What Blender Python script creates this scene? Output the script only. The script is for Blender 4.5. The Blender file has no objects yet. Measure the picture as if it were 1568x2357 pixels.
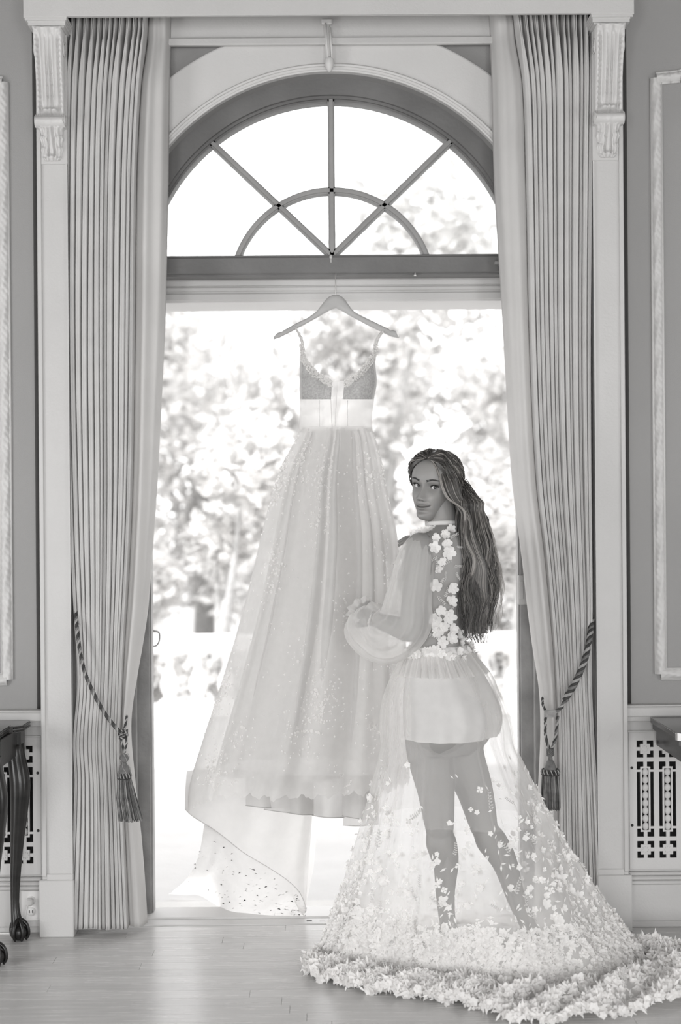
import bpy, math, random
from mathutils import Vector, Matrix
from math import sin, cos, pi, sqrt, exp, radians, atan2

random.seed(7)
S = bpy.context.scene
COL = S.collection

# ------------------------------------------------------------------ camera
FPX = 50.0 / 36.0 * 2357.0
CAM = Vector((0.0, -5.116, 1.5))
YAW, ROLL = radians(0.30), radians(0.45)
_F = Vector((sin(YAW), cos(YAW), 0)); _R0 = Vector((cos(YAW), -sin(YAW), 0)); _U0 = Vector((0, 0, 1))
_R = _R0 * cos(ROLL) - _U0 * sin(ROLL)
_U = _U0 * cos(ROLL) + _R0 * sin(ROLL)
cd = bpy.data.cameras.new('camera'); cam = bpy.data.objects.new('camera', cd); COL.objects.link(cam)
cam.matrix_world = Matrix(((_R.x, _U.x, -_F.x, CAM.x), (_R.y, _U.y, -_F.y, CAM.y), (_R.z, _U.z, -_F.z, CAM.z), (0, 0, 0, 1)))
cd.sensor_fit = 'AUTO'; cd.sensor_width = 36.0; cd.lens = 50.0
cd.shift_y = 11.5 / 2357.0
cd.clip_start = 0.05; cd.clip_end = 300
cd.dof.use_dof = True; cd.dof.focus_distance = 4.9; cd.dof.aperture_fstop = 1.7
S.camera = cam

def P(px, py, Y):
    """world point at depth Y that the photograph shows at pixel (px, py)"""
    d = _F + _R * ((px - 784.0) / FPX) + _U * ((1190.0 - py) / FPX)
    return CAM + d * ((Y - CAM.y) / d.y)

# ------------------------------------------------------------------ world, lights, exposure
W = bpy.data.worlds.new('world'); S.world = W; W.use_nodes = True
nt = W.node_tree; nt.nodes.clear()
_o = nt.nodes.new('ShaderNodeOutputWorld'); _b = nt.nodes.new('ShaderNodeBackground')
_tc = nt.nodes.new('ShaderNodeTexCoord'); _sep = nt.nodes.new('ShaderNodeSeparateXYZ'); _rp = nt.nodes.new('ShaderNodeValToRGB')
_rp.color_ramp.elements[0].position = 0.0; _rp.color_ramp.elements[0].color = (1, .995, .99, 1)
_rp.color_ramp.elements[1].position = 1.0; _rp.color_ramp.elements[1].color = (.80, .80, .81, 1)
nt.links.new(_tc.outputs['Generated'], _sep.inputs[0]); nt.links.new(_sep.outputs['Z'], _rp.inputs[0])
nt.links.new(_rp.outputs[0], _b.inputs[0]); _b.inputs[1].default_value = 3.0
nt.links.new(_b.outputs[0], _o.inputs[0])

def lamp(name, kind, loc, rot, energy, size=1, size_y=None, col=(1, 1, 1)):
    l = bpy.data.lights.new(name, kind); l.energy = energy; l.color = col
    if kind == 'AREA':
        l.shape = 'RECTANGLE'; l.size = size; l.size_y = size_y or size
    if kind == 'SUN': l.angle = radians(1.5)
    o = bpy.data.objects.new(name, l); COL.objects.link(o); o.location = loc; o.rotation_euler = rot
    return o
# sun from behind the house and to the left: lights terrace and trees, never the room
lamp('sun', 'SUN', (0, 0, 20), (radians(38), 0, radians(-25)), 4.2)
# unseen area lights added as soft fill from behind and from both sides
lamp('fill_light_a', 'AREA', (-2.4, -8.9, 1.25), (radians(90), 0, 0), 125, 1.5, 2.4)
lamp('fill_light_b', 'AREA', (0.0, -8.9, 1.25), (radians(90), 0, 0), 125, 1.5, 2.4)
lamp('fill_light_c', 'AREA', (2.4, -8.9, 1.25), (radians(90), 0, 0), 125, 1.5, 2.4)
lamp('fill_light_d', 'AREA', (-4.05, -2.6, 1.05), (radians(90), 0, radians(-90)), 88, 1.5, 2.0)
lamp('fill_light_e', 'AREA', (4.05, -2.6, 1.05), (radians(90), 0, radians(90)), 44, 1.5, 2.0)

S.view_settings.view_transform = 'Standard'; S.view_settings.look = 'None'
S.view_settings.gamma = 1.0; S.view_settings.use_curve_mapping = False
S.view_settings.exposure = 0.08
S.cycles.max_bounces = 9; S.cycles.diffuse_bounces = 4; S.cycles.transparent_max_bounces = 48
S.cycles.transmission_bounces = 8; S.cycles.use_denoising = True
S.cycles.caustics_reflective = False; S.cycles.caustics_refractive = False

# ------------------------------------------------------------------ materials
MATS = {}
def _new(name):
    m = bpy.data.materials.new(name); m.use_nodes = True; m.node_tree.nodes.clear(); MATS[name] = m
    return m, m.node_tree, m.node_tree.nodes, m.node_tree.links
def g(v, warm=0.012): return (v * (1 + warm), v, v * (1 - warm), 1)
def _coord(nn, ll, stretch=(1, 1, 1)):
    tc = nn.new('ShaderNodeTexCoord'); mp = nn.new('ShaderNodeMapping'); mp.inputs['Scale'].default_value = stretch
    ll.new(tc.outputs['Object'], mp.inputs[0]); return mp.outputs[0]
def solid(name, v, rough=.55, spec=.4, var=0.06, nscale=6, bump=0.0, bscale=60, stretch=(1, 1, 1), metal=0, coat=0, warm=.012):
    m, t, nn, ll = _new(name)
    out = nn.new('ShaderNodeOutputMaterial'); b = nn.new('ShaderNodeBsdfPrincipled')
    co = _coord(nn, ll, stretch)
    n = nn.new('ShaderNodeTexNoise'); n.inputs['Scale'].default_value = nscale; n.inputs['Detail'].default_value = 5
    ll.new(co, n.inputs['Vector'])
    r = nn.new('ShaderNodeValToRGB'); r.color_ramp.elements[0].position = .3; r.color_ramp.elements[1].position = .7
    r.color_ramp.elements[0].color = g(v * (1 - var), warm); r.color_ramp.elements[1].color = g(min(1, v * (1 + var)), warm)
    ll.new(n.outputs[0], r.inputs[0]); ll.new(r.outputs[0], b.inputs['Base Color'])
    b.inputs['Roughness'].default_value = rough; b.inputs['Specular IOR Level'].default_value = spec
    b.inputs['Metallic'].default_value = metal; b.inputs['Coat Weight'].default_value = coat; b.inputs['Coat Roughness'].default_value = .12
    if bump:
        n2 = nn.new('ShaderNodeTexNoise'); n2.inputs['Scale'].default_value = bscale; n2.inputs['Detail'].default_value = 4
        ll.new(co, n2.inputs['Vector']); bp = nn.new('ShaderNodeBump'); bp.inputs['Strength'].default_value = bump; bp.inputs['Distance'].default_value = .01
        ll.new(n2.outputs[0], bp.inputs['Height']); ll.new(bp.outputs[0], b.inputs['Normal'])
    ll.new(b.outputs[0], out.inputs[0]); return m
def fabric(name, v, trans=.3, alpha=1.0, edge=0.0, zden=None, noise=None, var=.04, nscale=30, weave=0.0, tv=None):
    """woven cloth: diffuse + translucent, let through where the weave is open (alpha)"""
    m, t, nn, ll = _new(name)
    out = nn.new('ShaderNodeOutputMaterial'); d = nn.new('ShaderNodeBsdfDiffuse'); tr = nn.new('ShaderNodeBsdfTranslucent')
    tr.inputs[0].default_value = g(tv if tv else v)
    co = _coord(nn, ll)
    n = nn.new('ShaderNodeTexNoise'); n.inputs['Scale'].default_value = nscale; n.inputs['Detail'].default_value = 4; ll.new(co, n.inputs['Vector'])
    r = nn.new('ShaderNodeValToRGB'); r.color_ramp.elements[0].position = .3; r.color_ramp.elements[1].position = .7
    r.color_ramp.elements[0].color = g(v * (1 - var)); r.color_ramp.elements[1].color = g(min(1, v * (1 + var)))
    ll.new(n.outputs[0], r.inputs[0]); ll.new(r.outputs[0], d.inputs[0])
    mx = nn.new('ShaderNodeMixShader'); mx.inputs[0].default_value = trans; ll.new(d.outputs[0], mx.inputs[1]); ll.new(tr.outputs[0], mx.inputs[2])
    if weave:
        n2 = nn.new('ShaderNodeTexNoise'); n2.inputs['Scale'].default_value = 350; ll.new(co, n2.inputs['Vector'])
        bp = nn.new('ShaderNodeBump'); bp.inputs['Strength'].default_value = weave; bp.inputs['Distance'].default_value = .003
        ll.new(n2.outputs[0], bp.inputs['Height']); ll.new(bp.outputs[0], d.inputs['Normal'])
    last = mx.outputs[0]
    if alpha < 1 or noise:
        tp = nn.new('ShaderNodeBsdfTransparent'); m2 = nn.new('ShaderNodeMixShader')
        ll.new(tp.outputs[0], m2.inputs[1]); ll.new(last, m2.inputs[2])
        fac = None
        if edge:
            lw = nn.new('ShaderNodeLayerWeight'); lw.inputs[0].default_value = .35
            mr = nn.new('ShaderNodeMapRange'); mr.inputs['To Min'].default_value = alpha; mr.inputs['To Max'].default_value = min(1, alpha + edge)
            ll.new(lw.outputs['Facing'], mr.inputs['Value']); fac = mr.outputs[0]
        if noise:      # (scale, threshold, extra alpha): denser motifs woven into the net
            n3 = nn.new('ShaderNodeTexVoronoi'); n3.inputs['Scale'].default_value = noise[0]; ll.new(co, n3.inputs['Vector'])
            mr2 = nn.new('ShaderNodeMapRange'); mr2.inputs['From Min'].default_value = noise[1]; mr2.inputs['From Max'].default_value = noise[1] + .12
            mr2.inputs['To Min'].default_value = noise[2]; mr2.inputs['To Max'].default_value = 0
            ll.new(n3.outputs['Distance'], mr2.inputs['Value'])
            ad = nn.new('ShaderNodeMath'); ad.operation = 'ADD'; ad.use_clamp = True
            if fac: ll.new(fac, ad.inputs[0])
            else: ad.inputs[0].default_value = alpha
            ll.new(mr2.outputs[0], ad.inputs[1]); fac = ad.outputs[0]
        if zden:       # (z low, z high, extra alpha low): more layers of net towards the hem
            tc2 = nn.new('ShaderNodeTexCoord'); sp = nn.new('ShaderNodeSeparateXYZ'); ll.new(tc2.outputs['Object'], sp.inputs[0])
            mz = nn.new('ShaderNodeMapRange'); mz.inputs['From Min'].default_value = zden[0]; mz.inputs['From Max'].default_value = zden[1]
            mz.inputs['To Min'].default_value = zden[2]; mz.inputs['To Max'].default_value = 0; mz.interpolation_type = 'SMOOTHSTEP'
            ll.new(sp.outputs['Z'], mz.inputs['Value']); az = nn.new('ShaderNodeMath'); az.operation = 'ADD'; az.use_clamp = True
            if fac: ll.new(fac, az.inputs[0])
            else: az.inputs[0].default_value = alpha
            ll.new(mz.outputs[0], az.inputs[1]); fac = az.outputs[0]
        if fac: ll.new(fac, m2.inputs[0])
        else: m2.inputs[0].default_value = alpha
        last = m2.outputs[0]
    ll.new(last, out.inputs[0]); return m

# ------------------------------------------------------------------ mesh helpers
class MB:
    def __init__(self): self.v = []; self.f = []; self.sm = []; self.mi = []; self.cur = 0
    def add(self, vs, fs, smooth=False):
        b = len(self.v); self.v += [tuple(p) for p in vs]
        for q in fs: self.f.append(tuple(b + i for i in q)); self.sm.append(smooth); self.mi.append(self.cur)
    def box(self, x0, x1, y0, y1, z0, z1, bev=0.0):
        if x0 > x1: x0, x1 = x1, x0
        if y0 > y1: y0, y1 = y1, y0
        if z0 > z1: z0, z1 = z1, z0
        if bev <= 0:
            self.add([(x, y, z) for x in (x0, x1) for y in (y0, y1) for z in (z0, z1)],
                     [(0, 1, 3, 2), (4, 6, 7, 5), (0, 4, 5, 1), (2, 3, 7, 6), (0, 2, 6, 4), (1, 5, 7, 3)]); return
        b = min(bev, (x1 - x0) / 2.01, (y1 - y0) / 2.01, (z1 - z0) / 2.01)
        vs = []; idx = {}
        for ix, x in enumerate((x0, x1)):
            for iy, y in enumerate((y0, y1)):
                for iz, z in enumerate((z0, z1)):
                    sx, sy, sz = (1 - 2 * ix), (1 - 2 * iy), (1 - 2 * iz)
                    idx[(ix, iy, iz, 0)] = len(vs); vs.append((x, y + sy * b, z + sz * b))
                    idx[(ix, iy, iz, 1)] = len(vs); vs.append((x + sx * b, y, z + sz * b))
                    idx[(ix, iy, iz, 2)] = len(vs); vs.append((x + sx * b, y + sy * b, z))
        I = lambda a, c, d, k: idx[(a, c, d, k)]
        fs = []
        for i in (0, 1):
            fs.append((I(i, 0, 0, 0), I(i, 1, 0, 0), I(i, 1, 1, 0), I(i, 0, 1, 0)))
            fs.append((I(0, i, 0, 1), I(1, i, 0, 1), I(1, i, 1, 1), I(0, i, 1, 1)))
            fs.append((I(0, 0, i, 2), I(1, 0, i, 2), I(1, 1, i, 2), I(0, 1, i, 2)))
            for j in (0, 1):
                fs.append((I(0, i, j, 1), I(1, i, j, 1), I(1, i, j, 2), I(0, i, j, 2)))
                fs.append((I(i, 0, j, 0), I(i, 1, j, 0), I(i, 1, j, 2), I(i, 0, j, 2)))
                fs.append((I(i, j, 0, 0), I(i, j, 1, 0), I(i, j, 1, 1), I(i, j, 0, 1)))
                for k in (0, 1): fs.append((I(i, j, k, 0), I(i, j, k, 1), I(i, j, k, 2)))
        self.add(vs, fs)
    def grid(self, rows, smooth=True, close=False):
        n = len(rows[0]); vs = [p for r in rows for p in r]; fs = []
        for i in range(len(rows) - 1):
            for j in range(n if close else n - 1):
                k = (j + 1) % n
                fs.append((i * n + j, i * n + k, (i + 1) * n + k, (i + 1) * n + j))
        self.add(vs, fs, smooth)
    def tube(self, path, rad, sides=8, caps=True, smooth=True, flat=None):
        path = [Vector(p) for p in path]; n = len(path); rows = []; up = None
        for i, p in enumerate(path):
            t = (path[min(i + 1, n - 1)] - path[max(i - 1, 0)])
            if t.length < 1e-9: t = Vector((0, 0, 1))
            t.normalize()
            if up is None:
                up = t.orthogonal().normalized() if flat is None else Vector(flat)
            up = (up - t * up.dot(t))
            if up.length < 1e-6: up = t.orthogonal()
            up.normalize(); s = t.cross(up)
            r = rad(i / (n - 1)) if callable(rad) else (rad[i] if isinstance(rad, (list, tuple)) else rad)
            ra, rb = r if isinstance(r, (tuple, list)) else (r, r)
            rows.append([p + up * (cos(a) * ra) + s * (sin(a) * rb) for a in [2 * pi * k / sides for k in range(sides)]])
        self.grid(rows, smooth, True)
        if caps:
            b = len(self.v) - n * sides
            self.f.append(tuple(b + k for k in range(sides))[::-1]); self.sm.append(False); self.mi.append(self.cur)
            e = len(self.v) - sides
            self.f.append(tuple(e + k for k in range(sides))); self.sm.append(False); self.mi.append(self.cur)
    def lathe(self, prof, c=(0, 0, 0), sides=20, smooth=True, axis='z', fx=1, fy=1):
        rows = []
        for r, h in prof:
            row = []
            for k in range(sides):
                a = 2 * pi * k / sides
                p = (r * cos(a) * fx, r * sin(a) * fy, h) if axis == 'z' else ((r * cos(a), h, r * sin(a)) if axis == 'y' else (h, r * cos(a), r * sin(a)))
                row.append((c[0] + p[0], c[1] + p[1], c[2] + p[2]))
            rows.append(row)
        self.grid(rows, smooth, True)
    def sphere(self, c, r, seg=14, rings=9):
        rx, ry, rz = r if isinstance(r, (tuple, list)) else (r, r, r)
        rows = []
        for i in range(rings + 1):
            t = pi * i / rings; t = min(max(t, 1e-3), pi - 1e-3)
            rows.append([(c[0] + rx * sin(t) * cos(2 * pi * k / seg), c[1] + ry * sin(t) * sin(2 * pi * k / seg), c[2] + rz * cos(t)) for k in range(seg)])
        self.grid(rows, True, True)
    def prism(self, pts, y0, y1, axis='y'):
        """polygon (x,z) extruded along y"""
        n = len(pts)
        f = (lambda x, z, y: (x, y, z)) if axis == 'y' else ((lambda x, z, y: (y, x, z)) if axis == 'x' else (lambda x, z, y: (x, z, y)))
        vs = [f(x, z, y0) for x, z in pts] + [f(x, z, y1) for x, z in pts]
        fs = [tuple(range(n)), tuple(range(2 * n - 1, n - 1, -1))] + [(i, (i + 1) % n, n + (i + 1) % n, n + i) for i in range(n)]
        self.add(vs, fs)
    def data(self, name, mats):
        me = bpy.data.meshes.new(name); me.from_pydata(self.v, [], self.f)
        me.polygons.foreach_set('use_smooth', self.sm)
        for m in (mats if isinstance(mats, (list, tuple)) else [mats]): me.materials.append(MATS[m] if isinstance(m, str) else m)
        if any(self.mi): me.polygons.foreach_set('material_index', self.mi)
        me.update(); return me
    def build(self, name, mats, parent=None, loc=None, kind=None):
        return link(name, self.data(name, mats), parent, loc, kind)
def link(name, me, parent=None, loc=None, kind=None):
    o = bpy.data.objects.new(name, me); COL.objects.link(o)
    if parent is not None: o.parent = parent
    if loc is not None: o.location = loc
    if kind: o['kind'] = kind
    return o
def tag(o, label, cat, group=None):
    o['label'] = label; o['category'] = cat
    if group: o['group'] = group
    return o
def empty(name, loc=(0, 0, 0)):
    o = bpy.data.objects.new(name, None); o.empty_display_size = .05; COL.objects.link(o); o.location = loc; return o
def rel(o, root):
    """part built in world space, handed to an Empty standing at its base"""
    o.parent = root; o.location = o.location - root.location; return o
def catmull(pts, n):
    pts = [Vector(p) for p in pts]; out = []; m = len(pts) - 1
    for i in range(n + 1):
        t = i / n * m; k = min(int(t), m - 1); u = t - k
        p0 = pts[max(k - 1, 0)]; p1 = pts[k]; p2 = pts[k + 1]; p3 = pts[min(k + 2, m)]
        out.append(0.5 * ((2 * p1) + (p2 - p0) * u + (2 * p0 - 5 * p1 + 4 * p2 - p3) * u * u + (3 * p1 - p0 - 3 * p2 + p3) * u ** 3))
    return out
def interp(tab, x):
    """piecewise smooth interpolation of a table [(x, y...), ...] sorted by x"""
    if x <= tab[0][0]: return tab[0][1:]
    if x >= tab[-1][0]: return tab[-1][1:]
    for i in range(len(tab) - 1):
        if tab[i][0] <= x <= tab[i + 1][0]:
            h = tab[i + 1][0] - tab[i][0]; u = (x - tab[i][0]) / h
            res = []
            for k in range(1, len(tab[0])):
                y0, y1 = tab[i][k], tab[i + 1][k]
                m0 = (y1 - tab[i - 1][k]) / (tab[i + 1][0] - tab[i - 1][0]) if i > 0 else (y1 - y0) / h
                m1 = (tab[i + 2][k] - y0) / (tab[i + 2][0] - tab[i][0]) if i + 2 < len(tab) else (y1 - y0) / h
                res.append((2 * u ** 3 - 3 * u * u + 1) * y0 + (u ** 3 - 2 * u * u + u) * h * m0 + (-2 * u ** 3 + 3 * u * u) * y1 + (u ** 3 - u * u) * h * m1)
            return tuple(res)
def sstep(a, b, x):
    t = max(0, min(1, (x - a) / (b - a))); return t * t * (3 - 2 * t)
def gauss(x, s): return exp(-x * x / (2 * s * s))

solid('wall_paint', .31, .6, .25, .03, 1.5, .12, 250)
solid('trim_paint', .52, .42, .4, .04, 3, .10, 120)
solid('trim_bright', .58, .45, .35, .04, 3, .08, 120)
solid('jamb_wood', .27, .5, .4, .22, 9, .15, 60)
solid('frame_wood', .15, .45, .4, .18, 4, .10, 60)
solid('muntin_wood', .28, .45, .4, .12, 4, .10, 60)
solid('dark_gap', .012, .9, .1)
solid('ceiling_paint', .38, .7, .2)
solid('mahogany', .016, .32, .35, .5, 3, .05, 40, (1, 1, 6), coat=.22, warm=.05)
solid('mahogany_top', .035, .25, .4, .4, 3, .04, 40, (6, 1, 1), coat=.4, warm=.05)
solid('brass_edge', .35, .35, .5, metal=1)
solid('stone_pale', .50, .7, .2, .05, 4, .2, 40)
solid('stone_white', .80, .7, .2, .05, 4, .2, 40)
solid('lawn', .35, .9, .1, .2, 8)
solid('bark', .45, .9, .1, .2, 20)
solid('hook_metal', .75, .3, .5, metal=.8)
solid('plastic_white', .75, .4, .4)
solid('cord_dark', .035, .5, .4)
# ================================================================== SETTING
CY = 0.004          # window axis
def struct(o): o['kind'] = 'structure'; return o
# ---- floor
m_, t_, nn_, ll_ = _new('floor_wood')
out = nn_.new('ShaderNodeOutputMaterial'); b = nn_.new('ShaderNodeBsdfPrincipled')
co = _coord(nn_, ll_, (1, 14, 1)); n = nn_.new('ShaderNodeTexNoise'); n.inputs['Scale'].default_value = 5; n.inputs['Detail'].default_value = 8; n.inputs['Distortion'].default_value = .6
ll_.new(co, n.inputs['Vector']); oi = nn_.new('ShaderNodeObjectInfo')
r = nn_.new('ShaderNodeValToRGB'); r.color_ramp.elements[0].position = .3; r.color_ramp.elements[1].position = .72
r.color_ramp.elements[0].color = g(.53); r.color_ramp.elements[1].color = g(.64)
ll_.new(n.outputs[0], r.inputs[0])
mr = nn_.new('ShaderNodeMapRange'); mr.inputs['To Min'].default_value = .94; mr.inputs['To Max'].default_value = 1.04; ll_.new(oi.outputs['Random'], mr.inputs['Value'])
vm = nn_.new('ShaderNodeVectorMath'); vm.operation = 'SCALE'; ll_.new(r.outputs[0], vm.inputs[0]); ll_.new(mr.outputs[0], vm.inputs['Scale'])
ll_.new(vm.outputs[0], b.inputs['Base Color']); b.inputs['Specular IOR Level'].default_value = .5
mr = nn_.new('ShaderNodeMapRange'); mr.inputs['To Min'].default_value = .20; mr.inputs['To Max'].default_value = .32; ll_.new(n.outputs[0], mr.inputs['Value']); ll_.new(mr.outputs[0], b.inputs['Roughness'])
bp = nn_.new('ShaderNodeBump'); bp.inputs['Strength'].default_value = .05; bp.inputs['Distance'].default_value = .004; ll_.new(n.outputs[0], bp.inputs['Height']); ll_.new(bp.outputs[0], b.inputs['Normal'])
ll_.new(b.outputs[0], out.inputs[0])

mb = MB(); mb.box(-4.2, 4.2, -9.2, .12, -.08, -.006)
floor = struct(mb.build('floor', 'dark_gap'))
mb = MB(); mb.box(-4.2, 4.2, -9.2, -1.6698, -.006, 0)
far = mb.build('floor_surface', 'floor_wood', floor)
rnd = random.Random(3); y = .118; row = 0; pm = {}
while y > -1.60:
    w = .0715; x = -2.6 + rnd.uniform(-.9, 0)
    while x < 2.6:
        L = rnd.choice((.9, 1.3, 1.8, 2.2))
        key = (L, row % 2)
        if key not in pm:
            mb = MB(); mb.box(.0004, L - .0004, -w + .0004, -.0004, -.006, 0, .0005); pm[key] = mb.data('floor_plank', 'floor_wood')
        link('floor_plank', pm[key], floor, (x, y, 0)); x += L
    y -= w; row += 1
mb = MB()
for sx in (-1, 1): mb.box(sx * 2.6, sx * 4.2, -1.6698, .12, -.006, -.0004)
mb.build('floor_surface', 'floor_wood', floor)

# ---- shell
ZC = 4.1
def arch_path(R, zc, z0, n=48, x0=CY):
    a0 = 0.0
    return [(x0 + R, z0)] + [(x0 + R * cos(a), zc + R * sin(a)) for a in [pi * k / n for k in range(n + 1)]] + [(x0 - R, z0)]
def arch_wall(mb, R, zc, y0, y1, X=1.1, Z=ZC, z0=0.0, n=48):
    inner = arch_path(R, zc, z0, n); outer = []
    for (x, z) in inner:
        dx, dz = x - CY, z - zc
        if dz <= 0: outer.append((X if dx > 0 else -X, z)); continue
        s = min(X / max(abs(dx), 1e-6), (Z - zc) / max(dz, 1e-6)); outer.append((dx * s, zc + dz * s))
    for y, flip in ((y0, 0), (y1, 1)):
        rows = [[(a, y, c) for a, c in inner], [(a, y, c) for a, c in outer]]
        mb.grid(rows if flip else rows[::-1], False)
    mb.grid([[(a, y0, c) for a, c in inner], [(a, y1, c) for a, c in inner]], False)
    mb.box(-X, X, y0, y1, Z - .001, Z)
mb = MB(); arch_wall(mb, .800, 2.345, .16, .5, 1.1)
mb.box(-4.2, -1.09, .10, .5, 0, ZC); mb.box(1.09, 4.2, .10, .5, 0, ZC)
struct(mb.build('wall_front', 'wall_paint'))
mb = MB()
mb.box(-4.35, -4.2, -9.3, .5, 0, ZC); struct(mb.build('wall_left', 'wall_paint'))
mb = MB(); mb.box(4.2, 4.35, -9.3, .5, 0, ZC); struct(mb.build('wall_right', 'wall_paint'))
mb = MB(); mb.box(-4.2, 4.2, -9.35, -9.2, 0, ZC); struct(mb.build('wall_back', 'wall_paint'))
mb = MB(); mb.box(-4.35, 4.35, -9.35, .5, ZC, ZC + .15); struct(mb.build('ceiling', 'ceiling_paint'))

# ---- archivolt (broad white band round the arch) with its bead
mb = MB(); n = 64
def ring(mb, R0, R1, y, yb, zc=2.345, a0=0, a1=pi, n=64, x0=CY, smooth=False):
    A = [a0 + (a1 - a0) * k / n for k in range(n + 1)]
    sec = [(R0, yb), (R0, y), (R1, y), (R1, yb)]
    mb.grid([[(x0 + r_ * cos(a), y_, zc + r_ * sin(a)) for a in A] for r_, y_ in sec], smooth)
ring(mb, .800, .975, .128, .16); ring(mb, .975, .983, .140, .16)
for sx in (-1, 1): mb.box(CY + sx * .8, CY + sx * .975, .128, .16, 0, 2.345)
struct(mb.build('trim_1', 'trim_bright'))
mb = MB()
A = [pi * k / 64 for k in range(65)]
mb.tube([(CY + .822 * cos(a), .126, 2.345 + .822 * sin(a)) for a in A], .006, 6)
mb.tube([(CY + .804 * cos(a), .132, 2.345 + .804 * sin(a)) for a in A], .006, 6)
struct(mb.build('trim_2', 'trim_bright'))

# ---- window_1 : arched fanlight, transom bar, jambs
win = struct(empty('window_1', (0, .25, 0)))
YF = .25
mb = MB()
zc = 2.362
ring(mb, .722, .812, .215, .33, zc, n=72); ring(mb, .712, .722, .232, .32, zc, n=72); ring(mb, .704, .712, .244, .31, zc, n=72)
rel(mb.build('arched_frame', 'frame_wood'), win)
for sx in (-1, 1):
    mb = MB(); mb.box(CY + sx * .700, CY + sx * .80, .25, .335, 0, 2.42, .002); mb.box(CY + sx * .694, CY + sx * .700, .262, .32, 0, 2.42, .001)
    mb.box(CY + sx * .745, CY + sx * .80, .2, .25, 0, 2.42, .002)
    rel(mb.build('door_jamb', 'jamb_wood'), win)
mb = MB(); mb.box(-.72, .72, .222, .33, 2.415, 2.478, .004); mb.box(-.72, .72, .232, .32, 2.476, 2.486, .002); mb.box(-.72, .72, .235, .31, 2.408, 2.416, .001)
rel(mb.build('transom_bar', 'frame_wood'), win)
ZT = 2.486
def bar(p0, p1, w, name, y0=.238, y1=.29):
    mb = MB(); d = Vector((p1[0] - p0[0], 0, p1[1] - p0[1])); L = d.length; d.normalize(); s = Vector((-d.z, 0, d.x))
    for hw, ya, yb in ((w * .5, y0 + .006, y1), (w * .28, y0, y0 + .008)):
        vs = []
        for yy in (ya, yb):
            for e, q in ((0, -1), (0, 1), (L, 1), (L, -1)):
                c = Vector((p0[0], 0, p0[1])) + d * e + s * (q * hw); vs.append((c.x, yy, c.z))
        mb.add(vs, [(0, 1, 2, 3), (7, 6, 5, 4), (0, 4, 5, 1), (1, 5, 6, 2), (2, 6, 7, 3), (3, 7, 4, 0)])
    return rel(mb.build(name, 'muntin_wood'), win)
fx, fz = CY, 2.484
Rg = .712
def hit(ang, R=Rg):
    dx, dz = cos(ang), sin(ang); oz = fz - zc
    t = -oz * dz + sqrt(max(0, (oz * dz) ** 2 - (oz * oz - R * R))); return (fx + dx * t, fz + dz * t)
a45 = atan2(261, 273)
bar((fx, fz), hit(pi / 2), .026, 'glazing_bar'); bar((fx, fz), hit(a45), .024, 'glazing_bar'); bar((fx, fz), hit(pi - a45), .024, 'glazing_bar')
mb = MB(); R2 = .379
as_ = math.asin((ZT - 2.352 - .004) / R2)
ring(mb, R2 - .012, R2 + .012, .244, .29, 2.352, as_, pi - as_, 48); ring(mb, R2 - .007, R2 + .007, .238, .25, 2.352, as_, pi - as_, 48)
rel(mb.build('curved_glazing_bar', 'muntin_wood'), win)
# panes: thin clear glass
m_, t_, nn_, ll_ = _new('glass')
out = nn_.new('ShaderNodeOutputMaterial'); tp = nn_.new('ShaderNodeBsdfTransparent'); gl = nn_.new('ShaderNodeBsdfGlossy'); gl.inputs['Roughness'].default_value = .02
fr = nn_.new('ShaderNodeFresnel'); fr.inputs[0].default_value = 1.45; mx = nn_.new('ShaderNodeMixShader'); tp.inputs[0].default_value = (.96, .97, .97, 1)
ll_.new(fr.outputs[0], mx.inputs[0]); ll_.new(tp.outputs[0], mx.inputs[1]); ll_.new(gl.outputs[0], mx.inputs[2]); ll_.new(mx.outputs[0], out.inputs[0])
angs = [math.asin((ZT - zc) / Rg) , None, None]
def pane(a0, a1, inner):
    mb = MB(); k = 14; pts = []
    for i in range(k + 1):
        a = a0 + (a1 - a0) * i / k
        a_ = max(min(a, pi - .001), .001)
        oz = fz - 2.352; dz = sin(a_)
        ti = -oz * dz + sqrt(max(0, (oz * dz) ** 2 - (oz * oz - R2 * R2)))
        to = hit(a_)
        if inner: pts.append(((fx, fz), (fx + cos(a_) * ti, fz + sin(a_) * ti)))
        else: pts.append(((fx + cos(a_) * ti, fz + sin(a_) * ti), to))
    mb.grid([[(p[0], .268, p[1]) for p, q in pts], [(q[0], .268, q[1]) for p, q in pts]], False)
    rel(mb.build('glass_pane', 'glass'), win)
for inner in (True, False):
    for a0, a1 in ((0, a45), (a45, pi / 2), (pi / 2, pi - a45), (pi - a45, pi)): pane(a0, a1, inner)
# lock keeper on the right jamb, catch on the transom, small hook outside the left jamb
mb = MB(); p = P(1207, 1358, .24); mb.box(p.x - .024, p.x + .03, .235, .252, p.z - .055, p.z + .055, .004); mb.box(p.x - .018, p.x - .004, .232, .24, p.z - .035, p.z + .035, .002)
for k in (-.04, 0, .04): mb.sphere((p.x + .012, .235, p.z + k), .005, 8, 5)
o = rel(mb.build('lock_plate', 'trim_paint'), win); o['label'] = 'worn pale metal lock plate'
mb = MB(); p = P(1147, 604, .2); mb.box(p.x - .012, p.x + .015, .2, .224, p.z - .006, p.z + .006, .002); mb.box(p.x + .004, p.x + .016, .195, .224, p.z - .012, p.z + .014, .002)
rel(mb.build('window_catch', 'muntin_wood'), win)
mb = MB(); p = P(957, 628, .2); mb.lathe([(.001, .008), (.003, .004), (.004, 0), (.006, -.004), (.006, -.007), (.001, -.007)], (p.x, .228, p.z), 8); rel(mb.build('coat_hook', 'hook_metal'), win)
mb = MB(); q = [P(352, 1452, .36), P(366, 1456, .38), P(367, 1474, .38), P(360, 1486, .37), P(348, 1488, .35)]
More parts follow.
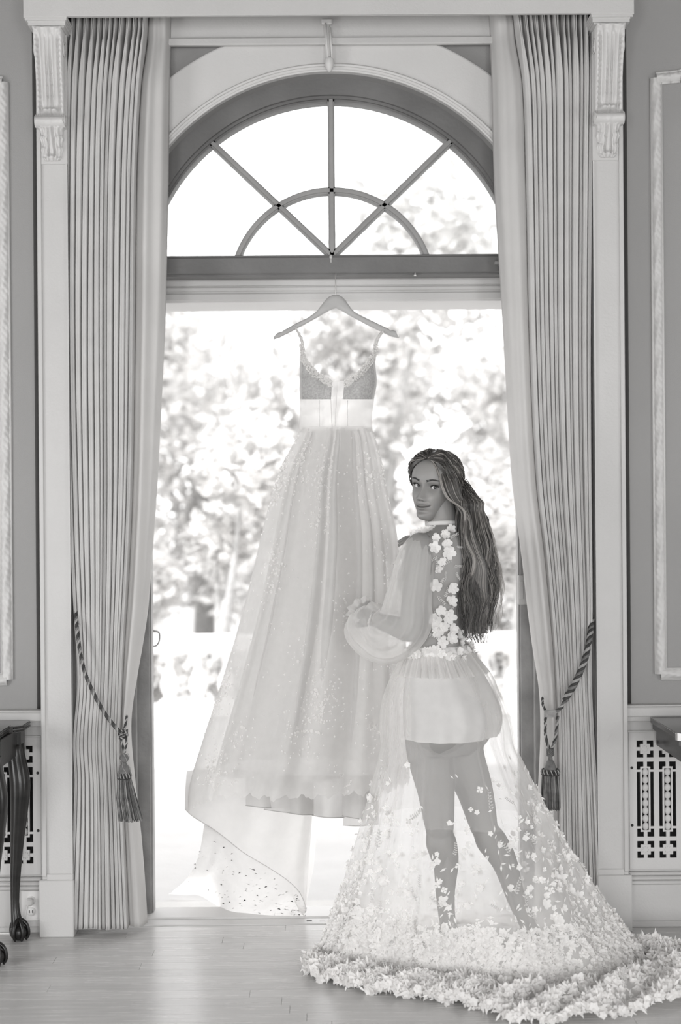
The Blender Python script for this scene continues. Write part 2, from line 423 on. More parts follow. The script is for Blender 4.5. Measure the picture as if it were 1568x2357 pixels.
mb.tube(catmull(q, 14), .0035, 6); rel(mb.build('door_hook', 'muntin_wood'), win)
# stay hanging at the crown: cross rail, rod, knob
mb = MB(); a = P(752, 52, .10); e = P(757, 135, .10)
mb.tube([(a.x, .105, a.z + .01), (a.x, .105, a.z - .03), (e.x, .10, e.z)], [.013, .010, .012], 8)
mb.tube([(a.x - .004, .09, a.z - .005), (e.x - .004, .088, e.z)], .0035, 6); mb.tube([(a.x + .012, .09, a.z - .02), (e.x + .012, .088, e.z)], .0035, 6)
mb.box(a.x - .02, a.x + .02, .09, .12, a.z - .008, a.z + .012, .003)
mb.lathe([(.001, .012), (.012, .010), (.0165, 0), (.0165, -.022), (.012, -.03), (.010, -.036), (.006, -.042), (.001, -.044)], (e.x + .002, .10, e.z - .005), 16)
o = mb.build('window_stay', 'trim_bright'); tag(o, 'white painted rod with a round knob hanging over the top of the arch', 'window stay')
# fan hub ornament
mb = MB(); p = P(762, 596, .22); mb.sphere((p.x, .222, p.z + .008), (.006, .006, .009), 8, 6); mb.tube([(p.x, .222, p.z), (p.x, .222, p.z - .014)], [.004, .002], 6)
rel(mb.build('hub_pin', 'trim_paint'), win)

# ---- exterior head beam with beads (seen under the transom)
mb = MB(); mb.box(-1.1, 1.1, .36, .62, 2.393, 2.452); mb.box(-1.1, 1.1, .36, .60, 2.372, 2.388, .003); mb.box(-1.1, 1.1, .36, .61, 2.335, 2.364, .003); mb.box(-1.1, 1.1, .37, .6, 2.33, 2.395)
struct(mb.build('trim_3', 'trim_bright'))
# ---- threshold
mb = MB(); mb.box(-.80, .80, .120, .19, -.02, .004, .003); mb.box(-.80, .80, .193, .34, -.02, .010, .004)
struct(mb.build('trim_4', 'trim_bright'))
mb = MB()
for px, py in ((742, 2114), (712, 2117), (789, 2116), (763, 2122)):
    p = P(px, py, .15); mb.box(p.x - .010, p.x + .010, .14 + rnd.uniform(0, .04), .150, .0035, .0048)
mb.build('dent', 'cord_dark', bpy.data.objects['trim_4'])

# ---- pilasters
for i, sx in enumerate((-1, 1)):
    mb = MB(); x0, x1 = sx * .945, sx * 1.055
    mb.box(x0, x1, .004, .16, 0, 3.3)
    xa, xb = (x0, x1)
    # raised borders round a sunk panel
    mb.box(x0, x0 + sx * .006, -.002, .01, .215, 2.775); mb.box(x1 - sx * .016, x1, -.004, .01, .215, 3.3, .002)
    mb.box(x0 - sx * .001, x1 - sx * .0165, -.0035, .01, 2.775, 3.3, .002); mb.box(x0 - sx * .001, x1 - sx * .0165, -.0035, .01, .20, .225, .002)
    mb.box(x0 - sx * .004, x1 + sx * .010, -.012, .158, 0, .205, .003)
    # return strip beside the curtain
    mb.box(sx * .86, sx * .95, .09, .16, 0, 3.3)
    struct(mb.build('trim_%d' % (5 + i), 'trim_paint'))
# ---- cornice box over the curtains
mb = MB(); zb = 3.272
mb.box(-1.078, 1.078, -.10, -.082, zb, 3.9, .002); mb.box(-1.078, -1.06, -.09, .12, zb, 3.9); mb.box(1.06, 1.078, -.09, .12, zb, 3.9)
mb.box(-1.078, 1.078, -.09, .15, 3.42, 3.44)
for sx in (-1, 1):   # stepped caps that sit on the brackets
    secs = [(.0, .0), (.004, .004), (.012, .012), (.014, .018), (.026, .028), (.03, .034)]
    for k in range(len(secs) - 1):
        d0, h0 = secs[k]; d1, h1 = secs[k + 1]
        mb.box(sx * (.925 + d0 * .5), sx * (1.078 - d0), -.098 + d0 * .6, .1, zb - h1, zb - h0 + .002, .001)
struct(mb.build('trim_7', 'trim_paint'))
mb = MB(); mb.box(-.93, .93, .10, .125, 3.235, 3.262, .004); mb.box(-.93, .93, .112, .122, 3.262, 3.42)
struct(mb.build('trim_8', 'trim_paint'))

# ---- carved brackets
def bracket(sx):
    root = empty('carved_bracket', (sx * .9975, 0, 2.78))
    xc = sx * .9975; z1, z0 = zb - .035, 2.785; H = z1 - z0; NX, NZ = 36, 150
    def wid(t):
        if t < .66: return .050 - .0035 * sstep(0, .3, t)
        if t < .75: return .0535 - .006 * sin(pi * (t - .66) / .09) ** 2
        q = (t - .75) / .25
        return .044 * (1 - .12 * q) * (1 - max(0, q - .8) ** 2 * 9) * (1 - .10 * abs(sin(q * 3 * pi)) ** .5)
    def dep(x, t):
        u = abs(x)
        if t < .66:
            base = .082 - .045 * sstep(0, .62, t) + .012 * gauss(t - .0, .03)
            r = .0035 * cos(u * 22) * sstep(.03, .08, t) * (u < .75) * (1 - .8 * sstep(.5, .6, t)) + .003 * sin(t * 150 + u * 6) * gauss(u - .82, .07)
            r += .005 * sstep(.8, .86, u) - .006 * gauss(u - .74, .04) * sstep(.02, .1, t)
            r -= .010 * gauss(u - .66, .10) * gauss(t - .60, .02); r += .014 * gauss(t - .615, .012) * (1 - sstep(.45, .62, u))
            r += .006 * gauss(u, .05) * sstep(.1, .3, t) - .004 * gauss(u - .16, .05) * sstep(.1, .3, t)
            base -= .018 * gauss(t - .655, .012)
            for ts in (.42, .50, .33): r -= .006 * gauss(u - .2, .035) * gauss(t - ts, .006)
            r += .007 * gauss(t - .03, .02) * cos(u * 9)
            return base + r
        if t < .75:
            q = (t - .705) / .045
            return .030 + .034 * sqrt(max(0, 1 - q * q)) * (.82 + .22 * u ** 2 + .08 * gauss(u, .12))
        q = (t - .75) / .25
        base = .040 - .030 * sstep(0, .9, q) + .016 * gauss(q - .90, .06) * (1 - .5 * u)
        lob = abs(sin(q * 3 * pi + u * 1.6))
        r = .006 * lob * sstep(.25, .7, u) - .010 * (1 - lob) ** 5 * sstep(.35, .9, u)
        r += .006 * gauss(u, .10) - .006 * gauss(u - .25, .05) + .003 * cos(u * 20 - q * 4)
        r -= .008 * gauss(u - .33, .05) * (gauss(q - .35, .04) + gauss(q - .68, .04))
        return max(.003, base * (1 - .55 * u ** 3) + r)
    rows = []
    for j in range(NZ + 1):
        t = j / NZ; w = wid(t); z = z1 - H * t; row = [(xc - w, .002, z)]
        for i in range(NX + 1):
            x = -1 + 2 * i / NX; row.append((xc + x * w, -dep(x, t), z))
        row.append((xc + w, .002, z)); rows.append(row)
    mb = MB(); mb.grid(rows, True); mb.add([rows[-1][0]] + rows[-1], [tuple(range(1, NX + 4))]); mb.add(rows[0], [tuple(range(NX + 3))])
    rel(mb.build('scroll_body', 'trim_bright'), root)
    for s in (-1, 1):   # side volutes
        for zz, rr, yy in ((z1 - H * .705, .026, -.032), (z1 - H * .14, .03, -.035)):
            mb = MB()
            pts = [(xc + s * .0515, yy + rr * (1 - k / 40) * cos(k * .42), zz + rr * (1 - k / 40) * sin(k * .42)) for k in range(36)]
            mb.tube(pts, .0035, 5); rel(mb.build('volute', 'trim_bright'), root)
    tag(root, 'carved white acanthus bracket on the %s pilaster, %s' % (('left', 'above the two-legged dark table') if sx < 0 else ('right', 'above the bride’s side of the window')), 'bracket', None)
    return root
bl = bracket(-1); br_ = bracket(1)
bl['label'] = 'carved white acanthus bracket topping the pilaster to the left of the window'
br_['label'] = 'carved white acanthus bracket topping the pilaster to the right of the window'

# ---- chair rails, baseboards, grilles
def wallside(sx, idx):
    X0, X1 = sx * 1.055, sx * 4.2
    mb = MB(); mb.box(X0, X1, .045, .1, .765, .800, .004); mb.box(X0, X1, .06, .1, .745, .767, .003); mb.box(X0, X1, .055, .1, .80, .806, .002)
    mb.box(X0, X1, .078, .1, .705, .748); mb.box(X0, X1, .085, .1, .19, .205); 
    struct(mb.build('trim_%d' % (9 + idx), 'trim_paint'))
    mb = MB(); mb.box(X0, X1, .055, .1, 0, .155, .003); mb.box(X0, X1, .045, .1, .0, .022, .003)
    mb.box(X0, X1, .048, .1, .155, .168, .003); mb.box(X0, X1, .056, .1, .168, .182, .004); mb.box(X0, X1, .066, .1, .182, .196, .004)
    struct(mb.build('baseboard_left' if sx < 0 else 'baseboard_right', 'trim_paint'))
    # grille
    root = empty('radiator_grille', (sx * 1.6, .09, .205))
    xs = 1.075; mb = MB(); yf, yb = .076, .084
    zlo, zhi = .205, .705
    pitch, cw = .0815, .062
    rows = [(.245, .307), (.3225, .607 - .01), (.6125, .6745)]
    mb.box(sx * xs, sx * (xs + .028), yf, yb, rows[0][0], rows[2][1])
    mb.box(sx * xs, sx * 3.2, yf, yb, zlo, rows[0][0]); mb.box(sx * xs, sx * 3.2, yf, yb, rows[2][1], zhi)
    mb.box(sx * (xs + .001), sx * 3.2, yf + .0004, yb + .0003, rows[0][1], rows[1][0]); mb.box(sx * (xs + .001), sx * 3.2, yf + .0004, yb + .0003, rows[1][1], rows[2][0])
    for c in range(26):
        a = xs + .028 + c * pitch; e = a + cw
        mb.box(sx * e, sx * (a + pitch), yf, yb, rows[0][0], rows[2][1])
        m = (a + e) / 2
        for (za, zd) in (rows[0], rows[2]):
            zm = (za + zd) / 2; q = .0185
            mb.box(sx * (m - q), sx * (m + q), yf - .001, yb, zm - q, zm + q, .001)
            mb.box(sx * (m - .0065), sx * (m + .0065), yf + .0003, yb - .0003, za, zd); mb.box(sx * a, sx * e, yf + .0006, yb - .0006, zm - .0065, zm + .0065)
            for k in range(8): mb.box(sx * (m + .011 * cos(k * pi / 4) - .0022), sx * (m + .011 * cos(k * pi / 4) + .0022), yf - .003, yf, zm + .011 * sin(k * pi / 4) - .0022, zm + .011 * sin(k * pi / 4) + .0022)
        za, zd = rows[1]; i0, i1 = a + .0125, e - .0125; b0, b1 = za + .018, zd - .018
        mb.box(sx * i0, sx * (i0 + .0065), yf, yb, b0, b1); mb.box(sx * (i1 - .0065), sx * i1, yf, yb, b0, b1)
        mb.box(sx * i0, sx * i1, yf + .0002, yb - .0002, b0, b0 + .0065); mb.box(sx * i0, sx * i1, yf + .0002, yb - .0002, b1 - .0065, b1)
        for z_ in (za, b1): mb.box(sx * (m - .0065), sx * (m + .0065), yf, yb, z_, z_ + .018)
        for z_ in (za + .030, zd - .037): mb.box(sx * a, sx * i0, yf, yb, z_, z_ + .008); mb.box(sx * i1, sx * e, yf, yb, z_, z_ + .008)
        k = 8; hh = (b1 - b0 - .013) / k
        for q in range(k):
            zz = b0 + .0065 + hh * (q + .5)
            mb.sphere((sx * m, yf + .002, zz), (.0118, .006, hh * .52), 8, 6)
    rel(mb.build('fret_panel', 'trim_bright'), root)
    mb = MB(); mb.box(sx * xs, sx * 3.2, .0865, .099, zlo, zhi); o = rel(mb.build('backing', 'dark_gap'), root); o['label'] = 'black sheet standing in for the shade behind the fretwork'  # black sheet paints in the deep shade behind the fret
    for z_ in (.575, .365):
        mb = MB(); mb.lathe([(.0005, -.004), (.004, -.003), (.0055, 0)], (sx * (xs + .010), yf, z_), 10, axis='y'); rel(mb.build('screw', 'cord_dark'), root)
    mb = MB(); mb.box(sx * (xs - .012), sx * (xs - .002), .070, .09, .2, .712, .002); mb.box(sx * (xs - .012), sx * 3.2, .070, .09, .705, .712, .001); rel(mb.build('edge_strip', 'trim_paint'), root)
    return root
gl_ = wallside(-1, 0); gr_ = wallside(1, 1)
tag(gl_, 'white fretwork radiator grille behind the dark carved-leg table', 'radiator grille'); tag(gr_, 'white fretwork radiator grille under the table corner with a metal-tipped edge', 'radiator grille')

# ---- carved wall mouldings (picture-frame panels)
def moulding(name, pts, closed, wdt=.046):
    """ribbon-carved moulding along a polyline in the wall plane y=.1"""
    mb = MB(); n = len(pts)
    for i in range(n if closed else n - 1):
        a, c = Vector(pts[i]), Vector(pts[(i + 1) % n]); d = (c - a); L = d.length; d.normalize(); s = Vector((-d.z, 0, d.x))
        for off, w, h in ((-wdt / 2 + .004, .004, .010), (wdt / 2 - .004, .004, .010)):
            mb.tube([a + s * off + Vector((0, -h * .3, 0)), c + s * off + Vector((0, -h * .3, 0))], (h, w) if False else .0055, 6)
        rows = []; ns = max(2, int(L / .006)); K = 9
        for k in range(ns + 1):
            u = k / ns * L; row = []
            for j in range(K):
                q = -1 + 2 * j / (K - 1); hgt = .016 * sqrt(max(0, 1 - q * q * .95)) + .0035 * sin(u * 46 + q * 2.4) * (1 - q * q) + .0016 * sin(u * 230 - q * 5)
                p = a + d * u + s * (q * wdt * .40); row.append((p.x, p.y - hgt, p.z))
            rows.append(row)
        mb.grid(rows, True)
    return struct(mb.build(name, 'trim_bright'))
for i, sx in enumerate((-1, 1)):
    x0 = 1.198; zt, zl = 3.10, .915
    pts = [Vector((sx * x0, .1, zl)), Vector((sx * x0, .1, zt))]
    arcp = [Vector((sx * (x0 + .05 + .035 * k), .1, zt + .004 + .0035 * k * k)) for k in range(7)]
    pts += arcp + [Vector((sx * 3.0, .1, arcp[-1].z)), Vector((sx * 3.6, .1, zt)), Vector((sx * 3.6, .1, zl))]
    if sx < 0: pts = pts[::-1]
    moulding('trim_%d' % (11 + i), pts, True)

# ---- socket with plug behind the left table
root = empty('wall_socket', (-1.085, .05, .09)); p = P(72, 2085, .05)
mb = MB(); mb.box(p.x - .036, p.x + .036, .047, .056, p.z - .055, p.z + .055, .003); rel(mb.build('face_plate', 'plastic_white'), root)
mb = MB()
for k in (-.02, .02): mb.lathe([(.001, -.004), (.016, -.004), (.017, 0)], (p.x, .048, p.z + k), 16, axis='y')
for k in (-.02, .02):
    mb.cur = 1
    for s in (-.006, .006): mb.box(p.x + s - .0015, p.x + s + .0015, .0425, .0445, p.z + k - .004, p.z + k + .006)
    mb.cur = 0
rel(mb.build('outlet', ['plastic_white', 'cord_dark']), root)
tag(root, 'white wall socket low on the baseboard behind the dark table leg', 'socket')
mb = MB(); mb.box(p.x - .014, p.x + .010, .018, .044, p.z + .006, p.z + .032, .005)
mb.tube(catmull([(p.x - .006, .022, p.z + .012), (p.x - .013, .012, p.z - .02), (p.x - .014, .01, p.z - .06), (p.x - .008, .014, .012), (p.x - .03, .03, .004), (p.x - .3, .035, .004)], 40), .0035, 6)
tag(mb.build('power_cord', 'plastic_white'), 'white plug and cord running down from the wall socket to the floor', 'cord')
# ================================================================== OUTSIDE
mb = MB(); mb.box(-9, 9, .5, 6.05, -.16, -.012); struct(mb.build('terrace', 'stone_pale'))
mb = MB(); mb.box(-60, 60, 6.05, 90, -1.2, -.9); struct(mb.build('lawn', 'lawn'))
YB = 5.8
rail = empty('balustrade', (0, YB, -.012))
mb = MB(); mb.box(-6, 6, YB - .14, YB + .14, .485, .60, .012); mb.box(-6, 6, YB - .11, YB + .11, .465, .486, .005); rel(mb.build('rail', 'stone_white'), rail)
mb = MB(); mb.box(-6, 6, YB - .13, YB + .13, -.012, .07, .01); mb.box(-6, 6, YB - .17, YB + .17, -.012, .02, .01); rel(mb.build('plinth', 'stone_white'), rail)
mb = MB(); mb.box(-.075, .075, -.075, .075, .0, .035, .003); mb.box(-.07, .07, -.07, .07, .37, .40, .003)
mb.lathe([(.050, .03), (.054, .045), (.042, .06), (.042, .07), (.062, .11), (.070, .14), (.066, .18), (.048, .23), (.034, .28), (.028, .32), (.040, .335), (.040, .35), (.034, .36), (.05, .372)], sides=18)
bme = mb.data('baluster', 'stone_white')
for k in range(-24, 25): link('baluster', bme, rail, (k * .22 + .055, 0, .082))
tag(rail, 'white stone balustrade with turned balusters across the terrace outside', 'balustrade')

def leafmat(name, v, tr):
    m, t, nn, ll = _new(name); out = nn.new('ShaderNodeOutputMaterial'); d = nn.new('ShaderNodeBsdfDiffuse'); tl = nn.new('ShaderNodeBsdfTranslucent'); mx = nn.new('ShaderNodeMixShader')
    d.inputs[0].default_value = g(v); tl.inputs[0].default_value = g(tr); mx.inputs[0].default_value = .4
    ll.new(d.outputs[0], mx.inputs[1]); ll.new(tl.outputs[0], mx.inputs[2]); ll.new(mx.outputs[0], out.inputs[0])
leafmat('leaf_mid', .66, .66); leafmat('leaf_pale', .82, .82); leafmat('leaf_dark', .50, .5)
def crown(rnd, blobs, n, size, mats):
    mb = MB()
    tot = sum(b[3] ** 2 for b in blobs)
    for (bx, by, bz, br) in blobs:
        for k in range(int(n * br * br / tot)):
            d = Vector((rnd.gauss(0, 1), rnd.gauss(0, 1), rnd.gauss(0, 1))).normalized()
            c = Vector((bx, by, bz)) + d * (br * (rnd.random() ** .3)) 
            c.z += br * .2 * rnd.uniform(-1, 1)
            s = size * rnd.uniform(.6, 1.3); a = Vector((rnd.gauss(0, 1), rnd.gauss(0, 1), rnd.gauss(0, .6))).normalized(); e = a.orthogonal().normalized() * cos(rnd.random() * 6) + a.cross(a.orthogonal()).normalized() * .6
            mb.cur = rnd.randrange(len(mats))
            mb.add([c - a * s, c - e * s * .42, c + a * s, c + e * s * .42], [(0, 1, 2, 3)])
    return mb
def tree(x, y, h, r, n, size, mats, label, seed, low=.35, cat='tree', zg=-.9):
    rnd = random.Random(seed); root = empty('tree' if cat == 'tree' else 'shrub', (x, y, zg))
    blobs = []
    for k in range(14 if cat == 'tree' else 9):
        a = rnd.uniform(0, 6.28); q = rnd.random() ** .6 * r * .8; zz = h * (low + (1 - low) * rnd.random() ** 1.2)
        blobs.append((q * cos(a), q * sin(a), zz, r * rnd.uniform(.28, .48)))
    crown(rnd, blobs, n, size, mats).build('foliage', mats, root, kind='stuff')
    mb = MB(); mb.tube([(0, 0, -.05), (rnd.uniform(-.1, .1), 0, h * .3), (rnd.uniform(-.2, .2), 0, h * .7)], [r * .07 + .03, r * .055 + .02, .02], 8)
    for k in range(6 if cat == 'tree' else 4):
        b = blobs[k]; mb.tube([(0, 0, h * .22), (b[0] * .4, b[1] * .4, (h * .22 + b[2]) / 2), b[:3]], [r * .035 + .01, r * .025 + .01, .008], 6)
    mb.build('trunk', 'bark', root)
    tag(root, label, cat, 'trees beyond the terrace' if cat == 'tree' else 'shrubs behind the balustrade'); return root
T = ['leaf_mid', 'leaf_pale', 'leaf_dark']; T2 = ['leaf_mid', 'leaf_pale', 'leaf_pale', 'leaf_dark']
tree(-4.6, 14.8, 6.3, 2.3, 7000, .15, T, 'dense broad tree beyond the terrace, left edge of the doorway', 11, .2)
tree(-2.3, 20.0, 6.5, 2.5, 8000, .15, T, 'broad leafy tree in the middle distance left of the hanging gown', 12, .2)
tree(.6, 14.8, 6.5, 2.4, 8000, .15, T, 'leafy tree seen behind the hanging gown bodice', 13, .2)
tree(3.2, 20.0, 6.5, 2.3, 7000, .15, T, 'leafy tree beyond the terrace right above the bride', 14, .2)
tree(6.0, 14.8, 6.6, 2.6, 6000, .16, T, 'leafy tree by the right edge of the doorway', 15, .2)
tree(-8.0, 20.0, 6.5, 2.6, 5000, .16, T, 'leafy tree far left past the left jamb', 16, .2)
for k, (x, lab) in enumerate(((-3.6, 'pale shrub behind the balustrade beyond the left jamb'), (-2.2, 'pale sunlit shrub behind the balustrade in the left of the doorway'), (-1.0, 'pale shrub behind the balustrade close to the gown’s left edge'),
              (.3, 'pale shrub hidden mostly by the hanging gown'), (1.5, 'pale shrub behind the balustrade beside the bride’s hair'), (2.8, 'pale shrub behind the balustrade by the right jamb'), (4.2, 'pale shrub beyond the right jamb'))):
    tree(x, 7.2 + 2.2 * (k % 2), 2.65 + .2 * (k % 3), .95, 4200, .085, T2, lab, 30 + k, .02, 'shrub')
# ================================================================== CURTAINS
fabric('curtain_cloth', .54, .02, weave=.25, var=.05, nscale=12, tv=.6)
fabric('curtain_lining', .72, .40, weave=.12, var=.03, nscale=8, tv=.8)
def curtain(side, outer, inner, flat, name_label, YC=.03):
    """outer / inner / flat: (py, px) edges seen in the photograph; flat = where the pleats end and the smooth leading edge begins"""
    rnd = random.Random(5 if side < 0 else 9)
    ztop, zbot = 3.40, .022
    NF = 13
    fw = [rnd.uniform(.6, 1.5) for _ in range(NF)]; tot = sum(fw); edges = [0]
    for w in fw: edges.append(edges[-1] + w / tot)
    fph = [rnd.uniform(-1, 1) for _ in range(NF + 1)]; fph2 = [rnd.uniform(0, 6) for _ in range(NF + 1)]; famp = [rnd.uniform(.75, 1.15) for _ in range(NF)]
    rows = []; rowsF = []; NR = 150
    for r in range(NR + 1):
        v = r / NR; z = ztop + (zbot - ztop) * v
        py = 1190 - (z - 1.5) * 636
        xo = P(interp(outer, py)[0], py, YC).x; xi = P(interp(inner, py)[0], py, YC).x; xf = P(interp(flat, py)[0], py, YC).x
        tie = gauss((py - 1640) / 1.0, 130); hd = 1 - sstep(62, 100, py) ; pin = max(gauss(py - 82, 22), .62 * (py < 82), .85 * (1 - sstep(82, 190, py)) * (py >= 82))
        row = []
        for f in range(NF):
            e0 = edges[f] + .012 * fph[f] * sin(z * 1.7 + fph2[f]) * (0 if f == 0 else 1); e1 = edges[f + 1] + .012 * fph[f + 1] * sin(z * 1.7 + fph2[f + 1]) * (0 if f == NF - 1 else 1)
            K = 20
            for k in range(K + (1 if f == NF - 1 else 0)):
                u = k / K; uu = u
                # lozenge: rounded front, pinched near the header
                c = u - .5
                bell = (1 - (2 * abs(c)) ** 5.5) * (1 - .10 * (1 - abs(2 * c)))
                amp = .060 * famp[f] * (1 - .35 * tie) * (1 - .25 * hd)
                dpt = amp * bell
                dpt += hd * .009 * cos(6 * pi * u) * (abs(c) < .34)
                uu = .5 + c * (1 - .58 * pin * (1 - (2 * abs(c)) ** 7))
                # hollow between pinched pleats
                if pin > .01: dpt -= .03 * pin * sstep(.30, .46, abs(c))
                x = xo + (xf - xo) * (e0 + (e1 - e0) * uu)
                y = YC - dpt + .03 - .012 * sin(z * 2.1 + f) * .3
                y -= .035 * tie * sin(pi * (e0 + (e1 - e0) * u))
                row.append((x, y, z))
        base = row[-1]
        F = []
        M = 22
        for k in range(0, M + 1):
            u = k / M
            x = base[0] + (xi - base[0]) * u
            y = base[1] - .022 * sin(pi * min(1, u * 1.0)) ** .7 + .006 * sin(u * 9 + z * 1.3 + side) * sin(pi * u) - .008 * gauss(u - .35, .08) * (1 - tie * .3) 
            y += .03 * sstep(.8, 1, u)
            F.append((x, y, z))
        rows.append(row); rowsF.append(F)
    rid = rnd.random
    # hem waves
    root = empty('curtain', (P(interp(outer, 2000)[0], 2000, YC).x, YC, 0))
    for nm, R_, mt in (('pleated_cloth', rows, 'curtain_cloth'), ('leading_edge', rowsF, 'curtain_lining')):
        mb = MB(); mb.grid(R_, True); o = rel(mb.build(nm, mt), root)
        md = o.modifiers.new('thickness', 'SOLIDIFY'); md.thickness = .0025; md.offset = 0
        if nm == 'leading_edge': o['label'] = 'smooth paler lining edge turned to the window'
    tag(root, name_label, 'curtain', 'pinch-pleated window curtains'); return root
curtain(-1,
        [(0, 160), (60, 160), (200, 153), (400, 150), (800, 149), (1200, 160), (1400, 170), (1560, 178), (1700, 168), (1800, 172), (2150, 158)],
        [(0, 388), (50, 387), (400, 383), (600, 379), (750, 375), (900, 368), (1100, 358), (1300, 344), (1400, 336), (1480, 324), (1560, 310), (1640, 298), (1700, 297), (1800, 306), (1950, 322), (2150, 336)],
        [(0, 340), (80, 335), (200, 322), (400, 312), (800, 308), (1100, 304), (1300, 296), (1500, 284), (1640, 278), (1720, 276), (1900, 285), (2150, 296)],
        'tall pleated curtain left of the window, tied low with a thin cord and bell-shaped tassel')
curtain(1,
        [(0, 1372), (60, 1370), (400, 1364), (800, 1360), (1200, 1361), (1400, 1363), (1560, 1362), (1700, 1368), (1900, 1378), (2150, 1388)],
        [(0, 1130), (60, 1134), (400, 1142), (600, 1154), (750, 1163), (900, 1171), (1100, 1183), (1200, 1195), (1300, 1208), (1400, 1219), (1500, 1232), (1600, 1247), (1700, 1250), (1800, 1246), (1950, 1240), (2150, 1235)],
        [(0, 1180), (80, 1190), (200, 1206), (400, 1213), (800, 1222), (1100, 1236), (1300, 1258), (1500, 1276), (1640, 1284), (1720, 1286), (1900, 1288), (2150, 1290)],
        'tall pleated curtain right of the window, tied with a thick dark twisted rope')

# ---- tiebacks
def ropemat(): pass
solid('rope_dark', .055, .7, .2, .3, 60); solid('rope_light', .34, .7, .2, .2, 60); solid('rope_mid', .16, .7, .2, .3, 60)
def rope(mb, path, R, turns_per_m, cols=(0, 1, 0), n=None, r0=1.0, r1=1.0, rs=.62):
    pth = catmull(path, n or 120); L = sum((pth[i + 1] - pth[i]).length for i in range(len(pth) - 1))
    for s in range(len(cols)):
        pts = []; rr = []; up = Vector((0, -1, 0)); acc = 0
        for i, p in enumerate(pth):
            if i: acc += (p - pth[i - 1]).length
            t = (pth[min(i + 1, len(pth) - 1)] - pth[max(i - 1, 0)]).normalized(); u = (up - t * up.dot(t))
            u = u.normalized() if u.length > 1e-5 else t.orthogonal().normalized(); w = t.cross(u)
            sc = (r0 + (r1 - r0) * i / (len(pth) - 1)); a = acc * turns_per_m * 2 * pi + s * 2 * pi / len(cols)
            pts.append(p + (u * cos(a) + w * sin(a)) * R * sc * .5); rr.append(R * sc * rs)
        mb.cur = cols[s]; mb.tube(pts, rr, 6)
    mb.cur = 0
RM = ['rope_dark', 'rope_light', 'rope_mid']
def tassel(root, c, H, wtop, wbot, headr, seed, flare=0.0):
    """c = top of the tassel; fringe threads hang from a braided collar"""
    rnd = random.Random(seed); t = empty('tassel', c)
    rel(t, root)
    def put(mb, nm, mt): o = mb.build(nm, mt); o.parent = t; return o
    return t, rnd, put
# left
tl = empty('curtain_tieback', P(282, 1690, -.02))
mb = MB(); Yr = -.055
rope(mb, [P(172, 1392, .03), P(178, 1450, -.01), P(188, 1520, -.035), P(206, 1575, -.05), P(240, 1640, -.06), P(278, 1688, -.065)], .0066, 26, (0, 1, 2, 0), 160)
rope(mb, [P(282, 1692, -.06), P(288, 1672, -.05), P(291, 1655, -.03), P(292, 1648, 0)], .0045, 30, (0, 1, 0), 30)
rel(mb.build('rope', RM), tl)
mb = MB(); kc = P(284, 1690, -.065)
for k in range(4):
    a0 = k * .8; pts = [kc + Vector((.015 * cos(a), -.010 * sin(a * 2 + k) - .004, .014 * sin(a + a0 * .5))) for a in [2 * pi * i / 16 for i in range(17)]]
    rope(mb, pts, .0042, 40, (0, 1), 40)
rel(mb.build('knot', RM), tl)
mb = MB()
rope(mb, [kc + Vector((-.008, 0, -.012)), P(281, 1712, -.068), P(287, 1732, -.068)], .0042, 34, (0, 1, 0), 30)
rope(mb, [kc + Vector((.010, 0, -.012)), P(291, 1712, -.066), P(287, 1732, -.068)], .0040, 34, (0, 1, 0), 30)
rel(mb.build('cord', RM), tl)
